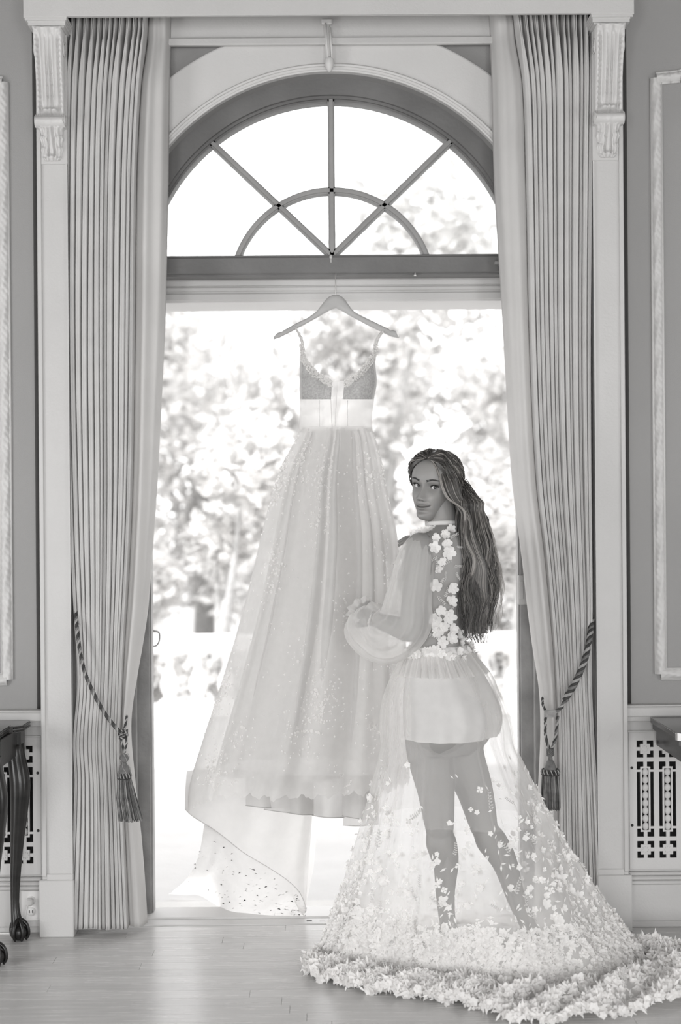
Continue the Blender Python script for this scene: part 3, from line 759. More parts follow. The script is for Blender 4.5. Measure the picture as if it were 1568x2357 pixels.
def build_tassel(root, px, y0, yball, yhead0, yhead1, yend, w0, w1, Y, seed, shift=0, knob=True):
    rnd = random.Random(seed); s = 650.0
    c = P(px, y0, Y); t = empty('tassel', c - root.location); t.parent = root
    L = lambda y: -(y - y0) / s
    def put(mb, nm, mt): o = mb.build(nm, mt); o.parent = t; return o
    mb = MB()
    if knob:
        h0, h1 = L(y0 + 2), L(yball); m = (h0 + h1) / 2; r = (h0 - h1) / 2
        mb.lathe([(.002, h0), (r * .7, m + r * .7), (r, m), (r * .7, m - r * .7), (.005, h1)], sides=16)
        H0, H1 = L(yball - 2), L(yhead1); n = 10
        mb.lathe([(.006, H0)] + [(.0065 + (w0 / 2 / s - .0065) * sin(pi / 2 * k / n) ** .8, H0 + (H1 - H0) * (k / n)) for k in range(1, n + 1)] + [(w0 / 2 / s * .8, H1 - .004)], sides=20)
        put(mb, 'tassel_head', 'rope_mid')
        mb = MB()
        for a0 in (0, 1.57, 3.14, 4.71):
            pts = []
            for k in range(20):
                u = k / 19; rr = interp([(0, r * .7), (.25, r), (.42, .008), (.6, w0 / 2 / s * .78), (1, w0 / 2 / s * 1.02)], u)[0] + .0012
                a = a0 + u * 2.3; pts.append((rr * cos(a), rr * sin(a), h0 + (H1 - h0) * u))
            mb.tube(pts, .0011, 5)
        put(mb, 'net_cord', 'rope_light')
    else:
        mb.lathe([(.002, 0), (.011, L(yball) * .3), (.012, L(yball) * .7), (.007, L(yball)), (.0085, L(yball + 8)), (.013, L(yhead0)), (.021, L(yhead1 - 6)), (.023, L(yhead1))], sides=20)
        for k in range(9): mb.tube([(.0115 * cos(a + k * .7) * 1.05, .0115 * sin(a + k * .7) * 1.05, L(yball) * (.1 + .8 * a / 2.5)) for a in [q * .25 for q in range(11)]], .002, 5)
        put(mb, 'tassel_head', 'rope_light' if 0 else 'rope_mid')
    mb = MB()
    zc_ = L(yhead1); N = 26; rw = w0 / 2 / s
    for k in range(N):
        a = 2 * pi * k / N
        mb.cur = k % 2
        mb.tube([((rw * 1.0) * cos(a), rw * sin(a), zc_ + .006), ((rw * 1.12) * cos(a + .12), rw * 1.12 * sin(a + .12), zc_ - .004), ((rw * 1.02) * cos(a + .26), rw * 1.02 * sin(a + .26), zc_ - .014)], .0024, 5)
    mb.cur = 0; mb.tube([(rw * 1.1 * cos(a), rw * 1.1 * sin(a), zc_ - .013) for a in [2 * pi * k / 24 for k in range(25)]], .002, 5)
    put(mb, 'collar', ['rope_dark', 'rope_light'])
    mb = MB(); ze = L(yend)
    for k in range(420):
        a = rnd.uniform(0, 2 * pi); q = sqrt(rnd.random()); r0 = rw * (.55 + .45 * q); r1 = w1 / 2 / s * (.35 + .65 * q) * rnd.uniform(.94, 1.05)
        zb_ = ze + rnd.uniform(-.004, .008); tw = rnd.uniform(-.08, .08); sh = shift / s
        pts = [(r0 * cos(a), r0 * sin(a), zc_ - .006), ((r0 * .45 + r1 * .6) * cos(a + tw) + sh * .3, (r0 * .45 + r1 * .6) * sin(a + tw), zc_ + (zb_ - zc_) * .5), (r1 * cos(a + tw * 2) + sh, r1 * sin(a + tw * 2), zb_)]
        mb.cur = 0 if rnd.random() < .15 else (2 if rnd.random() < .7 else 1)
        mb.tube(pts, .0011, 4, caps=False)
    put(mb, 'fringe', RM)['kind'] = 'stuff'
    return t
build_tassel(tl, 286, 1732, 1756, 1760, 1783, 1887, 28, 54, -.068, 1, 14)
tag(tl, 'thin mottled cord tieback with a knot and flaring tassel on the left curtain', 'curtain tieback')
# right
trt = empty('curtain_tieback', P(1268, 1640, -.05))
mb = MB()
rope(mb, [P(1363, 1425, .03), P(1357, 1470, -.03), P(1346, 1520, -.05), P(1325, 1570, -.06), P(1300, 1612, -.065)], .0125, 17, (0, 2, 0, 1), 170, .8, .95, .58)
rel(mb.build('rope', RM), trt)
mb = MB()
rope(mb, [P(1302, 1610, -.065), P(1292, 1628, -.07), P(1276, 1640, -.07)], .0065, 26, (0, 1, 2), 40)
rope(mb, [P(1249, 1606, 0), P(1250, 1622, -.04), P(1256, 1636, -.07)], .0045, 30, (0, 1, 0), 40)
rope(mb, [P(1256, 1650, -.07), P(1256, 1690, -.07), P(1262, 1716, -.07), P(1266, 1724, -.07)], .0050, 26, (0, 1, 0), 60)
rope(mb, [P(1284, 1648, -.07), P(1280, 1690, -.07), P(1274, 1716, -.07), P(1268, 1724, -.07)], .0055, 24, (0, 1, 2), 60)
rel(mb.build('cord', RM), trt)
mb = MB(); c = P(1267, 1642, -.07)
for k in range(9):
    z = -.011 + k * .00275; mb.cur = 1 if k % 2 else 1
    mb.tube([c + Vector((x * .021, -.010 * sqrt(max(0, 1 - x * x)) - .002, z)) for x in [-1 + i / 6 for i in range(13)]], .0018, 5)
mb.box(c.x - .019, c.x + .019, c.y - .006, c.y + .004, c.z - .012, c.z + .012, .003)
rel(mb.build('binding', RM), trt)
build_tassel(trt, 1267, 1722, 1742, 1752, 1774, 1861, 38, 46, -.07, 2, 0, False)
tag(trt, 'thick dark twisted rope tieback with a straight tassel on the right curtain', 'curtain tieback')
# ================================================================== HANGER AND HANGING GOWN
solid('hanger_wood', .42, .5, .3, .06, 5, stretch=(1, 1, 6))
YH = .165
hg = empty('coat_hanger', P(773, 700, YH))
mb = MB()
up = [(630, 784), (631, 777), (637, 769), (644, 765), (647, 767), (651, 762), (683.5, 744), (706, 733), (728, 718), (742, 700), (753.6, 685), (763, 680), (773, 678), (783, 680), (793, 687), (802, 701), (812.5, 715), (826, 724), (840.6, 731), (861, 741), (882.7, 752), (897, 759), (899, 763), (903, 760), (911, 764), (918, 772.6), (917, 780)]
lo = [(917, 780), (900, 776), (880, 766), (840, 746), (798.5, 723), (786, 715), (772, 709), (758, 715), (739.6, 726), (710, 743), (680.7, 759), (662, 769), (644, 779), (630, 784)]
def poly_at(pts, Y): return [(P(a, b, Y).x, P(a, b, Y).z) for a, b in pts]
U = poly_at(up, YH); n = 40
def resample(pts, n):
    d = [0]
    for i in range(1, len(pts)): d.append(d[-1] + math.hypot(pts[i][0] - pts[i - 1][0], pts[i][1] - pts[i - 1][1]))
    out = []
    for k in range(n + 1):
        t = d[-1] * k / n; i = 0
        while i < len(d) - 2 and d[i + 1] < t: i += 1
        u = (t - d[i]) / max(1e-9, d[i + 1] - d[i]); out.append((pts[i][0] + (pts[i + 1][0] - pts[i][0]) * u, pts[i][1] + (pts[i + 1][1] - pts[i][1]) * u))
    return out
def zx(tab, x):
    tab = sorted(tab)
    for i in range(len(tab) - 1):
        if tab[i][0] <= x <= tab[i + 1][0]: return tab[i][1] + (tab[i + 1][1] - tab[i][1]) * (x - tab[i][0]) / max(1e-9, tab[i + 1][0] - tab[i][0])
    return tab[0][1] if x < tab[0][0] else tab[-1][1]
LoP = poly_at(lo, YH); xa0, xa1 = min(q[0] for q in U), max(q[0] for q in U)
Uu = [(xa0 + (xa1 - xa0) * (.5 - .5 * cos(pi * k / 60)),) * 1 for k in range(61)]
Ll = [(q[0], zx(LoP, q[0])) for q in Uu]; Uu = [(q[0], zx(U[:-1] if 0 else U, q[0])) for q in Uu]
rows = []
for k in range(61):
    (xa, za), (xb, zb_) = Uu[k], Ll[k]; mx_, mz = (xa + xb) / 2, (za + zb_) / 2; th = .0065; bow = -.03 * (abs(k - 30) / 30) ** 2
    sec = []
    for a in range(10):
        an = 2 * pi * a / 10; c, s = cos(an), sin(an); sec.append((mx_ + (xa - xb) / 2 * max(-1, min(1, c * 1.12)), YH + bow + th * max(-1, min(1, s * 1.12)), mz + (za - zb_) / 2 * max(-1, min(1, c * 1.12))))
    rows.append(sec)
mb.grid(rows, True, True); rel(mb.build('shoulder_bar', 'hanger_wood'), hg)
mb = MB(); a = P(773, 680, YH); 
mb.tube(catmull([(a.x, YH, a.z - .01), (a.x, YH, a.z + .045), (a.x - .001, YH + .012, a.z + .075), (a.x, .205, a.z + .088), (a.x, .222, a.z + .08)], 24), .0022, 8)
rel(mb.build('hook', 'hook_metal'), hg)
tag(hg, 'pale wooden hanger hooked over the dark transom, holding the gown', 'hanger')

fabric('gown_net', .86, .44, .60, .30, (150, .16, .30), nscale=40)
fabric('gown_lining', .68, .44, .84, .1)
fabric('gown_lace', .82, .35, .58, .1, (75, .22, .34))
fabric('edging', .92, .5); fabric('gown_cup', .36, .20, .88, .1, (160, .2, .14), var=.25, nscale=140)
fabric('gown_veil', .90, .48, .58, .3)
fabric('petal', .87, .45); fabric('train_lace', .78, .38, .88, .2, (90, .2, .26))
solid('thread', .70, .7, .1)
YG = .12
gown = empty('wedding_gown', P(773, 1000, YG))
# bodice
ER = [(740, 700, 872), (800, 694, 866), (830, 690, 864), (880, 689, 868), (915, 690, 862), (960, 690, 857), (992, 689, 858)]
def ytop(u):   # neckline: straps at +-.86, plunge in the middle
    a = abs(u)
    if a > .86: return 812 + (a - .86) * 260
    if a > .12: return 877 - (a - .12) / .74 * 82 + 8 * sin((a - .12) / .74 * pi)
    return 878
def bod(u, y, off=0, back=1):
    xl, xr = interp(ER, y); c = (xl + xr) / 2; hw = (xr - xl) / 2
    px = c + hw * sin(u * pi / 2); dep = (.075 + .035 * gauss(y - 890, 26) * gauss(abs(u) - .48, .22)) * cos(u * pi / 2) * back
    return P(px, y, YG - dep - off)
for nm, flt in (('corset', 0), ('cup', -1), ('cup', 1), ('plunge_panel', 2)):
    mb = MB(); NU, NV = 80, 60; rows = []
    u0, u1 = {0: (-1, 1), -1: (-.9, -.10), 1: (.10, .9), 2: (-.12, .12)}[flt]
    for j in range(NV + 1):
        row = []
        for i in range(NU + 1):
            u = u0 + (u1 - u0) * i / NU
            if flt == 0: ya, yb_ = 917, 992
            elif flt == 2: ya, yb_ = 877, 975; 
            else: ya, yb_ = ytop(u), 919
            y = ya + (yb_ - ya) * j / NV
            if flt == 2: u = u * (1 - .9 * j / NV); 
            row.append(bod(u, y, {0: 0, 2: .006}.get(flt, .003)))
        rows.append(row)
    mb.grid(rows, True)
    mt = {0: 'gown_lace', 2: 'gown_lace'}.get(flt, 'gown_cup')
    rel(mb.build(nm, mt), gown)
mb = MB(); rows = []
for j in range(31):
    row = []
    for i in range(41):
        u = -1 + 2 * i / 40; ya = 812 + 110 * cos(u * pi / 2); y = ya + (992 - ya) * j / 30; row.append(bod(u, y, 0, -.8))
    rows.append(row)
mb.grid(rows, True); rel(mb.build('back_panel', 'gown_veil'), gown)
# side wings of the bodice (pale edge beside each cup), lace edging, boning, straps
for s in (-1, 1):
    mb = MB(); rows = []
    for j in range(31):
        row = []
        for i in range(7):
            u = s * (.78 + .22 * i / 6); ya = ytop(u) - 30 * (i / 6); y = ya + (919 - ya) * j / 30; row.append(bod(u, y, .005))
        rows.append(row)
    mb.grid(rows, True); rel(mb.build('side_panel', 'gown_lace'), gown)
    mb = MB(); pts = [bod(s * (.12 + .74 * k / 24), ytop(s * (.12 + .74 * k / 24)), .006) for k in range(25)]
    rr = random.Random(4)
    for p in pts:
        for q in range(15):
            c = p + Vector((rr.uniform(-.007, .007) + s * .003, -.001, rr.uniform(-.020, .005))); mb.sphere(c, (.0036, .0015, .0036), 6, 4)
    rel(mb.build('neckline_lace', 'edging', kind='stuff'), gown)
    top = P(680 if s < 0 else 882, 753 if s < 0 else 761, YH - .012)
    bt = bod(s * .86, ytop(.86), .004)
    pth = catmull([top + Vector((0, .014, .012)), top, (top + bt) / 2 + Vector((s * -.004, -.012, 0)), bt, bod(s * .80, ytop(.8) + 26, .006)], 16)
    mb = MB(); mb.tube(pth, [(.002, .004 + .006 * k / 16) for k in range(17)], 6)
    for k in range(5, 17): mb.sphere(pth[k] + Vector((.002 * sin(k * 3), -.002, 0)), (.004 + .0002 * k, .002, .005), 6, 4)
    rel(mb.build('strap', 'petal'), gown)
for px in (735, 760, 776, 800):
    mb = MB(); y0 = 922 if px in (735, 800) else 885
    mb.tube([P(px + (0 if px in (735, 800) else (768 - px) * .6 * (y - y0) / 100.0), y, YG - .078 - .003 * sin((y - 900) / 30)) for y in range(y0, 992, 10)], (.0012), 6)
    rel(mb.build('boning', 'thread'), gown)
# skirt
OL = [(990, 688, 858), (1010, 680, 866), (1060, 652, 880), (1130, 626, 894), (1230, 600, 916), (1350, 571, 928), (1460, 541, 936), (1600, 497, 944), (1700, 464, 946), (1800, 434, 946), (1860, 426, 944)]
rndG = random.Random(21)
FOLDS = [(n_, rndG.uniform(0, 6.28), rndG.uniform(.6, 1)) for n_ in (7, 11, 17, 26)]
def skirt(th, y, k=1.0, amp=1.0, hw_k=1.0):
    xl, xr = interp(OL, y); c = (xl + xr) / 2; hw = (xr - xl) / 2 * hw_k / 621.0
    v = (y - 990) / 810.0; w = 0
    for n_, ph, a_ in FOLDS: w += a_ * cos(n_ * th + ph + .35 * sin(v * 3 + n_)) / n_ * 2.3
    w *= (.045 + .055 * v) * amp
    dep = min(hw * .78, .09 + .19 * v) 
    C = P(c, y, YG); 
    p = Vector((C.x + hw * cos(th) * (1 + w * .12 - .02), YG - dep * sin(th) - w * .75 * max(.15, abs(sin(th))), C.z))
    p.x += w * .10 * sin(th * 3)
    return p
def skirt_mesh(name, mat_, ya, yb_, amp, hw_k, nth=260, nv=70, hem=0.0, th0=0, th1=2 * pi, ph=0):
    rows = []
    for j in range(nv + 1):
        row = []
        for i in range(nth + 1):
            th = th0 + (th1 - th0) * i / nth; y = ya + (yb_ + (64 * gauss(th - pi, .42) if hem else 0) + hem * (sin(th * 40) + .6 * sin(th * 93)) - ya) * (j / nv); p = skirt(th + ph, y, 1, amp, hw_k)
            row.append(p)
        rows.append(row)
    mb = MB(); mb.grid(rows, True); return rel(mb.build(name, mat_), gown)
skirt_mesh('net_skirt', 'gown_net', 988, 1800, 1.0, 1.0, hem=5)
skirt_mesh('lining', 'gown_lining', 992, 1770, 1.3, .80, 200, 50, ph=.0)
skirt_mesh('waistband', 'gown_lace', 984, 996, .2, 1.0, 80, 3)
# stiff underskirt flounces below the hem
for a, b, y1, dy in ((566, 655, 1856, 4), (608, 720, 1868, 10), (655, 722, 1872, 6), (719, 792, 1879, 4), (797, 868, 1846, -8), (788, 870, 1882, 8), (790, 872, 1898, -3)):
    mb = MB(); rows = []; Yp = rndG.uniform(-.06, .06)
    for j in range(13):
        row = []
        for i in range(21):
            u = i / 20; py = 1785 + (y1 - 1785) * j / 12 + dy * (u - .5) * j / 12 + 3 * sin(u * pi) * j / 12; q = j / 12
            px = a + (b - a) * u; px += (4 if (a in (719,)) else 0) * (.5 - u) * (1 - q) * -1
            if a == 797: px = a + (b - a) * u + (1 - q) * 6 * (1 - u)
            row.append(P(px, py, YG - .06 + Yp - .05 * sin(u * pi) * (.4 + q)))
        rows.append(row)
    mb.grid(rows, True); mb.tube(rows[-1], .0016, 5); rel(mb.build('underskirt_flounce', 'gown_lining'), gown)
# train: inner sheet behind the hem, folded over and lying on the floor
foldl = [(426, 1862), (445, 1880), (500, 1915), (560, 1962), (610, 1992), (660, 2025), (690, 2055), (704, 2088)]
upl = [(430, 1775), (470, 1770), (530, 1770), (590, 1775), (640, 1780), (690, 1790), (712, 1800), (722, 1830)]
def sheet(name, A, B, YA, YB_, mat_, sag=.03, nu=50, nv=24, ripple=.008, edge=True, floor_=False):
    A_ = [P(*a, YA(i / (len(A) - 1))) for i, a in enumerate(A)]; B_ = [P(*a, YB_(i / (len(B) - 1))) for i, a in enumerate(B)]
    A_, B_ = catmull(A_, nu), catmull(B_, nu); rows = []
    for j in range(nv + 1):
        q = j / nv; row = []
        for i in range(nu + 1):
            p = A_[i].lerp(B_[i], q); p.y += -sag * sin(pi * q) + ripple * sin(i * .55 + q * 3) * sin(pi * q); p.z = max(p.z, .006); row.append(p)
        rows.append(row)
    mb = MB(); mb.grid(rows, True)
    if edge: mb.tube(rows[-1] if edge is True else rows[0], .0014, 5)
    return rel(mb.build(name, mat_), gown), rows
sheet('train_underside', upl, foldl, lambda t: YG + .10, lambda t: YG - .08 + .10 * t, 'train_lace')
fl2 = [(470, 1897), (490, 1909), (515, 1926), (560, 1962), (610, 1992), (660, 2025), (690, 2055), (704, 2088)]
def floorpt(px, py, lift=.006):
    d = _F + _R * ((px - 784.0) / FPX) + _U * ((1190.0 - py) / FPX); t = (lift - CAM.z) / d.z; return CAM + d * t
lowl = [(388, 2058), (425, 2060), (462, 2062), (520, 2096), (570, 2104), (620, 2109), (670, 2110), (702, 2110)]
A_ = catmull([P(*a, YG - .08 + .10 * i / 7) for i, a in enumerate(fl2)], 50); B_ = catmull([floorpt(*a) for a in lowl], 50); rows = []
for j in range(25):
    q = j / 24; rows.append([])
    for i in range(51):
        p = A_[i].lerp(B_[i], q); p.z = max(.006, p.z - .03 * sin(pi * q) * (1 - i / 60)); p.x += .030 * sin(pi * q) * (1 - i / 50); p.y += .010 * sin(i * .5 + q * 4) * sin(pi * q); rows[-1].append(p)
mb = MB(); mb.grid(rows, True); rel(mb.build('train', 'train_lace'), gown); trainrows = rows
mb = MB(); rows = []
rR = catmull([P(720, 1830, YG + .1), P(727, 1900, YG + .1), P(724, 1980, YG + .08), P(712, 2050, YG + .06), P(700, 2108, YG + .04)], 20)
Lf = catmull([P(640, 1800, YG + .16), P(640, 1880, YG + .14), P(640, 1950, YG + .1), P(655, 2020, YG + .05), P(690, 2100, YG + .02)], 20)
mb.grid([[Lf[i].lerp(rR[i], q / 10) for q in range(11)] for i in range(21)], True); rel(mb.build('train_side', 'gown_veil'), gown)
# appliqued blossoms: five-petal lace flowers
def flower_data(seed, np_=5, r=.5, cup=.25, mat_='petal', leaf=False, name='applique_flower'):
    rnd = random.Random(seed); mb = MB()
    for k in range(np_):
        a = 2 * pi * k / np_ + rnd.uniform(-.15, .15); L = r * rnd.uniform(.85, 1.15); w = L * (.46 if not leaf else .2); d = Vector((cos(a), 0, sin(a))); s = Vector((-sin(a), 0, cos(a))); h = -cup * r * rnd.uniform(.4, 1.3)
        vs = [Vector((0, 0, 0)), d * L * .45 + s * w + Vector((0, h * .5, 0)), d * L * .95 + s * w * .75 + Vector((0, h, 0)), d * L * 1.05 + Vector((0, h * 1.4, 0)), d * L * .95 - s * w * .75 + Vector((0, h, 0)), d * L * .45 - s * w + Vector((0, h * .5, 0)), d * L * .55 + Vector((0, h * .2 + .03 * r, 0))]
        mb.add(vs, [(0, 1, 6), (1, 2, 6), (2, 3, 6), (3, 4, 6), (4, 5, 6), (5, 0, 6)], True)
    if not leaf: mb.sphere((0, -.05 * r, 0), (.12 * r, .08 * r, .12 * r), 6, 4)
    return mb.data(name, mat_)
FL = [flower_data(s, (5, 5, 6, 4)[s % 4]) for s in range(4)]
def leaf_data(seed, mat_='petal'):
    rnd = random.Random(seed); mb = MB()
    for k in range(3):
        a = (-.9, .1, 1.0)[k] + rnd.uniform(-.2, .2); L = rnd.uniform(.55, .8); d = Vector((sin(a), 0, cos(a))); s = Vector((cos(a), 0, -sin(a))); w = .15; h = -rnd.uniform(.05, .25)
        mb.add([Vector((0, 0, -.3)), d * L * .4 + s * w + Vector((0, h * .4, -.2)), d * L + Vector((0, h, -.1)), d * L * .4 - s * w + Vector((0, h * .4, -.2))], [(0, 1, 2, 3)], True)
    return mb.data('applique_sprig', mat_)
LV = [leaf_data(s) for s in range(3)]
def place(me, name, parent, p, nrm, size, rnd, spin=None):
    y = -Vector(nrm).normalized(); x = Vector((0, 0, 1)).cross(y)
    if x.length < .05: x = Vector((1, 0, 0))
    x.normalize(); z = x.cross(y) * -1
    z = -z if z.z < 0 else z; x = y.cross(z)
    a = rnd.uniform(0, 6.28) if spin is None else spin
    M = Matrix((x, y, z)).transposed() @ Matrix.Rotation(a, 3, 'Y') @ Matrix.Scale(size, 3)
    o = bpy.data.objects.new(name, me); COL.objects.link(o); o.parent = parent
    M4 = M.to_4x4(); M4.translation = p - ROOT_OFF; o.matrix_basis = M4; return o
ROOT_OFF = gown.location
rf = random.Random(77); cnt = 0
clusters = [(rf.uniform(.25, pi - .2), rf.uniform(1040, 1790)) for _ in range(46)]
while cnt < 280:
    th, y = rf.choice(clusters); th += rf.gauss(0, .07); y += rf.gauss(0, 20)
    if not (1010 < y < 1795 and .05 < th < pi - .05): continue
    p = skirt(th, y); e = (skirt(th + .02, y) - p).cross(skirt(th, y + 5) - p); e = -e if e.y > 0 else e
    place(rf.choice(FL + FL + LV), 'applique_flower', gown, p + e.normalized() * .002, e, rf.uniform(.008, .0135), rf); cnt += 1
mb = MB()     # the finer sprinkle of lace dots, joined
for k in range(1500):
    if rf.random() < .8: th, y = rf.choice(clusters); th += rf.gauss(0, .12); y += rf.gauss(0, 32)
    else: th, y = rf.uniform(.05, pi - .05), rf.uniform(1000, 1790)
    if not (1000 < y < 1795): continue
    p = skirt(th, y); s = rf.uniform(.002, .0045); a = rf.uniform(0, 6)
    mb.add([p + Vector((cos(a + q * 1.256) * s * (1 if q % 2 else .7), -.003, sin(a + q * 1.256) * s)) for q in range(5)], [(0, 1, 2, 3, 4)])
for k in range(220):
    r_ = trainrows[rf.randrange(3, 24)]; p = r_[rf.randrange(len(r_))]; s = rf.uniform(.004, .008); a = rf.uniform(0, 6)
    mb.add([p + Vector((cos(a + q * 1.256) * s, -.003, abs(sin(a + q * 1.256)) * s)) for q in range(5)], [(0, 1, 2, 3, 4)])
rel(mb.build('lace_sprinkle', 'petal', kind='stuff'), gown)
tag(gown, 'sheer white floral wedding gown with plunging bodice hanging in the open doorway', 'wedding dress')
# ================================================================== THE BRIDE
def skinmat():
    m, t, nn, ll = _new('skin'); out = nn.new('ShaderNodeOutputMaterial'); b = nn.new('ShaderNodeBsdfPrincipled')
    at = nn.new('ShaderNodeVertexColor'); at.layer_name = 'tone'
    ll.new(at.outputs[0], b.inputs['Base Color']); b.inputs['Roughness'].default_value = .5; b.inputs['Specular IOR Level'].default_value = .4
    b.inputs['Subsurface Weight'].default_value = .12; b.inputs['Subsurface Radius'].default_value = (.01, .006, .004); b.inputs['Subsurface Scale'].default_value = .6
    ll.new(b.outputs[0], out.inputs[0])
skinmat()
solid('lid_skin', .245, .5, .4, .03); solid('eye_white', .62, .15, .5, .02); solid('iris', .05, .12, .6); solid('brow_hair', .06, .6, .2); solid('lash', .02, .6, .2)
def hairmat(name, v):
    m, t, nn, ll = _new(name); out = nn.new('ShaderNodeOutputMaterial'); b = nn.new('ShaderNodeBsdfPrincipled')
    b.inputs['Base Color'].default_value = g(v, .06); b.inputs['Roughness'].default_value = .38; b.inputs['Specular IOR Level'].default_value = .6; b.inputs['Anisotropic'].default_value = .5
    tr = nn.new('ShaderNodeBsdfTranslucent'); tr.inputs[0].default_value = g(v * 1.6, .05); mx = nn.new('ShaderNodeMixShader'); mx.inputs[0].default_value = .22
    ll.new(b.outputs[0], mx.inputs[1]); ll.new(tr.outputs[0], mx.inputs[2]); ll.new(mx.outputs[0], out.inputs[0])
hairmat('hair_dark', .06); hairmat('hair_mid', .14); hairmat('hair_light', .34)
YW = -.30
def Wp(px, py, Y=YW): return P(px, py, Y)
FA = Vector((-.82, .57, 0)).normalized(); SI = Vector((-FA.y, FA.x, 0))       # torso facing, her left side
bride = empty('bride', (Wp(1040, 2190).x, YW, 0)); bride.name = 'person'
# ---- torso sections: (py, centre px, centre shift along facing, half width, half depth)
TS = [(1196, 1021, .00, .050, .052), (1208, 1023, -.002, .056, .056), (1220, 1024, -.004, .090, .064), (1232, 1023, -.004, .135, .076), (1248, 1022, .0, .163, .088), (1275, 1021, .004, .165, .100), (1310, 1021, .010, .155, .108),
      (1350, 1021, .012, .143, .108), (1400, 1018, .008, .127, .095), (1450, 1013, .0, .113, .083), (1485, 1011, .0, .111, .082), (1520, 1014, -.004, .124, .090), (1560, 1020, -.008, .143, .106),
      (1610, 1026, -.014, .158, .122), (1655, 1030, -.016, .160, .124), (1700, 1030, -.012, .154, .112), (1730, 1028, -.006, .130, .090)]
def torso_pt(py, a, off=0.0):
    cx, sh, hw, hd = interp(TS, py); c = Wp(cx, py) + FA * sh
    ca, sa = cos(a), sin(a)
    x = (abs(ca) ** .88) * (1 if ca > 0 else -1) * (hw + off); y = (abs(sa) ** .94) * (1 if sa > 0 else -1) * (hd + off)
    if 1250 < py < 1420 and y > 0: y += .028 * gauss(py - 1335, 30) * (gauss(ca - .5, .25) + gauss(ca + .5, .25))      # bust
    if y < 0: y += .010 * gauss(ca, .10) * gauss(py - 1400, 130) - .014 * gauss(py - 1650, 45) * (gauss(ca - .5, .3) + gauss(ca + .5, .3)) - .008 * gauss(py - 1285, 30) * (gauss(ca - .5, .2) + gauss(ca + .5, .2))   # spine, seat, shoulder blades
    return c + SI * x + FA * y
def torso_loft(ya, yb, off, nj=60, ni=64, a0=0, a1=2 * pi, f=None):
    return [[torso_pt(ya + (yb - ya) * j / nj, a0 + (a1 - a0) * i / ni, off if f is None else f(j / nj, a0 + (a1 - a0) * i / ni)) for i in range(ni + (0 if a1 - a0 > 6.28 else 1))] for j in range(nj + 1)]
B = MB()
rows = torso_loft(1196, 1730, 0, 90, 56); B.grid(rows, True, True)
for r_ in (rows[0], rows[-1]): B.add(r_, [tuple(range(len(r_)))])
def limb(pts, rad, n=40, sides=20): B.tube(catmull(pts, n), [interp(rad, i / n)[0] for i in range(n + 1)], sides)
HC = Wp(1001, 1119)      # head origin, eye height
limb([Wp(1011, 1150) , Wp(1015, 1175), Wp(1020, 1196), Wp(1022, 1222)], [(0, .050), (.5, .050), (1, .058)], 20)
LSH = Wp(1020, 1256) + SI * .150; RSH = Wp(1022, 1256) - SI * .150
LEL = Wp(944, 1452, -.44); LWR = Wp(868, 1428, -.26)
limb([LSH, LSH.lerp(LEL, .35) + Vector((.005, -.008, 0)), LSH.lerp(LEL, .7), LEL], [(0, .048), (.25, .046), (.6, .040), (1, .036)])
limb([LEL, LEL.lerp(LWR, .35), LWR], [(0, .037), (.3, .039), (1, .025)])
REL = Wp(1050, 1350, .02); RWR = Wp(998, 1266, -.08)
for c_, r_ in ((LSH, .047), (RSH, .046), (LEL, .0365), (REL, .035)): B.sphere(tuple(c_), r_, 16, 10)
limb([RSH, RSH.lerp(REL, .5) + Vector((0, .02, 0)), REL], [(0, .047), (.4, .043), (1, .035)])
limb([REL, REL.lerp(RWR, .35), RWR], [(0, .036), (.3, .037), (1, .024)])
def hand(wr, d, up, curl, sc=1.0, thumb=1):
    """palm with four unequal bent fingers and a thumb leaving its side"""
    d = Vector(d).normalized(); up = Vector(up); up = (up - d * up.dot(d)).normalized(); sd = d.cross(up)     # up = back of the hand
    B.tube([wr - d * .02, wr + d * .02 * sc, wr + d * .05 * sc, wr + d * .085 * sc, wr + d * .092 * sc], [(.017, .023), (.016, .030), (.014, .038), (.012, .040), (.009, .036)], 16, flat=up)
    for k, (o, L, r) in enumerate(((-.030, .068, .0085), (-.010, .078, .0088), (.010, .073, .0086), (.029, .058, .0078))):
        p = wr + d * (.078 + (-.003 if k in (0, 3) else .004)) * sc + sd * o * sc; pts = [p]; a = curl * .25; dirn = d
        for q, f in enumerate((.45, .31, .24)):
            a += curl * (.75 if q else .5); dirn = (d * cos(a) - up * sin(a)).normalized(); p = p + dirn * L * f * sc + sd * (o * .12 * f); pts.append(p)
        B.tube(catmull(pts, 14), [r * (1 - .3 * i / 14) for i in range(15)], 10)
    p = wr + d * .022 * sc + sd * thumb * -.024 * sc - up * .006
    B.tube(catmull([p, p + d * .022 - sd * thumb * .022 - up * .008, p + d * .046 - sd * thumb * .032 - up * .020, p + d * .066 - sd * thumb * .030 - up * .032], 12), [.0125, .0125, .012, .0115, .011, .0108, .0105, .010, .0098, .0095, .009, .0085, .007], 10)
hand(LWR, Wp(840, 1405, -.22) - LWR, (-.2, -.9, .5), .75, .95, 1)
hand(RWR, Wp(950, 1240, -.12) - RWR, (-.1, -.5, .8), .55, .95, -1)
LHIP = Wp(1002, 1690) + SI * .030; RHIP = Wp(1052, 1690) - SI * .020
LKN = Wp(1012, 1905, -.33); LAN = Wp(1031, 2128, -.27); RKN = Wp(1113, 1898, -.27); RAN = Wp(1222, 2142, -.30)
limb([LHIP + Vector((0, 0, .05)), LHIP + Vector((0, 0, -.06)), LHIP.lerp(LKN, .6), LKN], [(0, .088), (.3, .083), (.7, .062), (1, .048)])
limb([LKN, LKN.lerp(LAN, .12), LKN.lerp(LAN, .36) + Vector((.010, -.004, 0)), LKN.lerp(LAN, .7), LAN], [(0, .049), (.12, .045), (.32, .052), (.7, .034), (1, .027)])
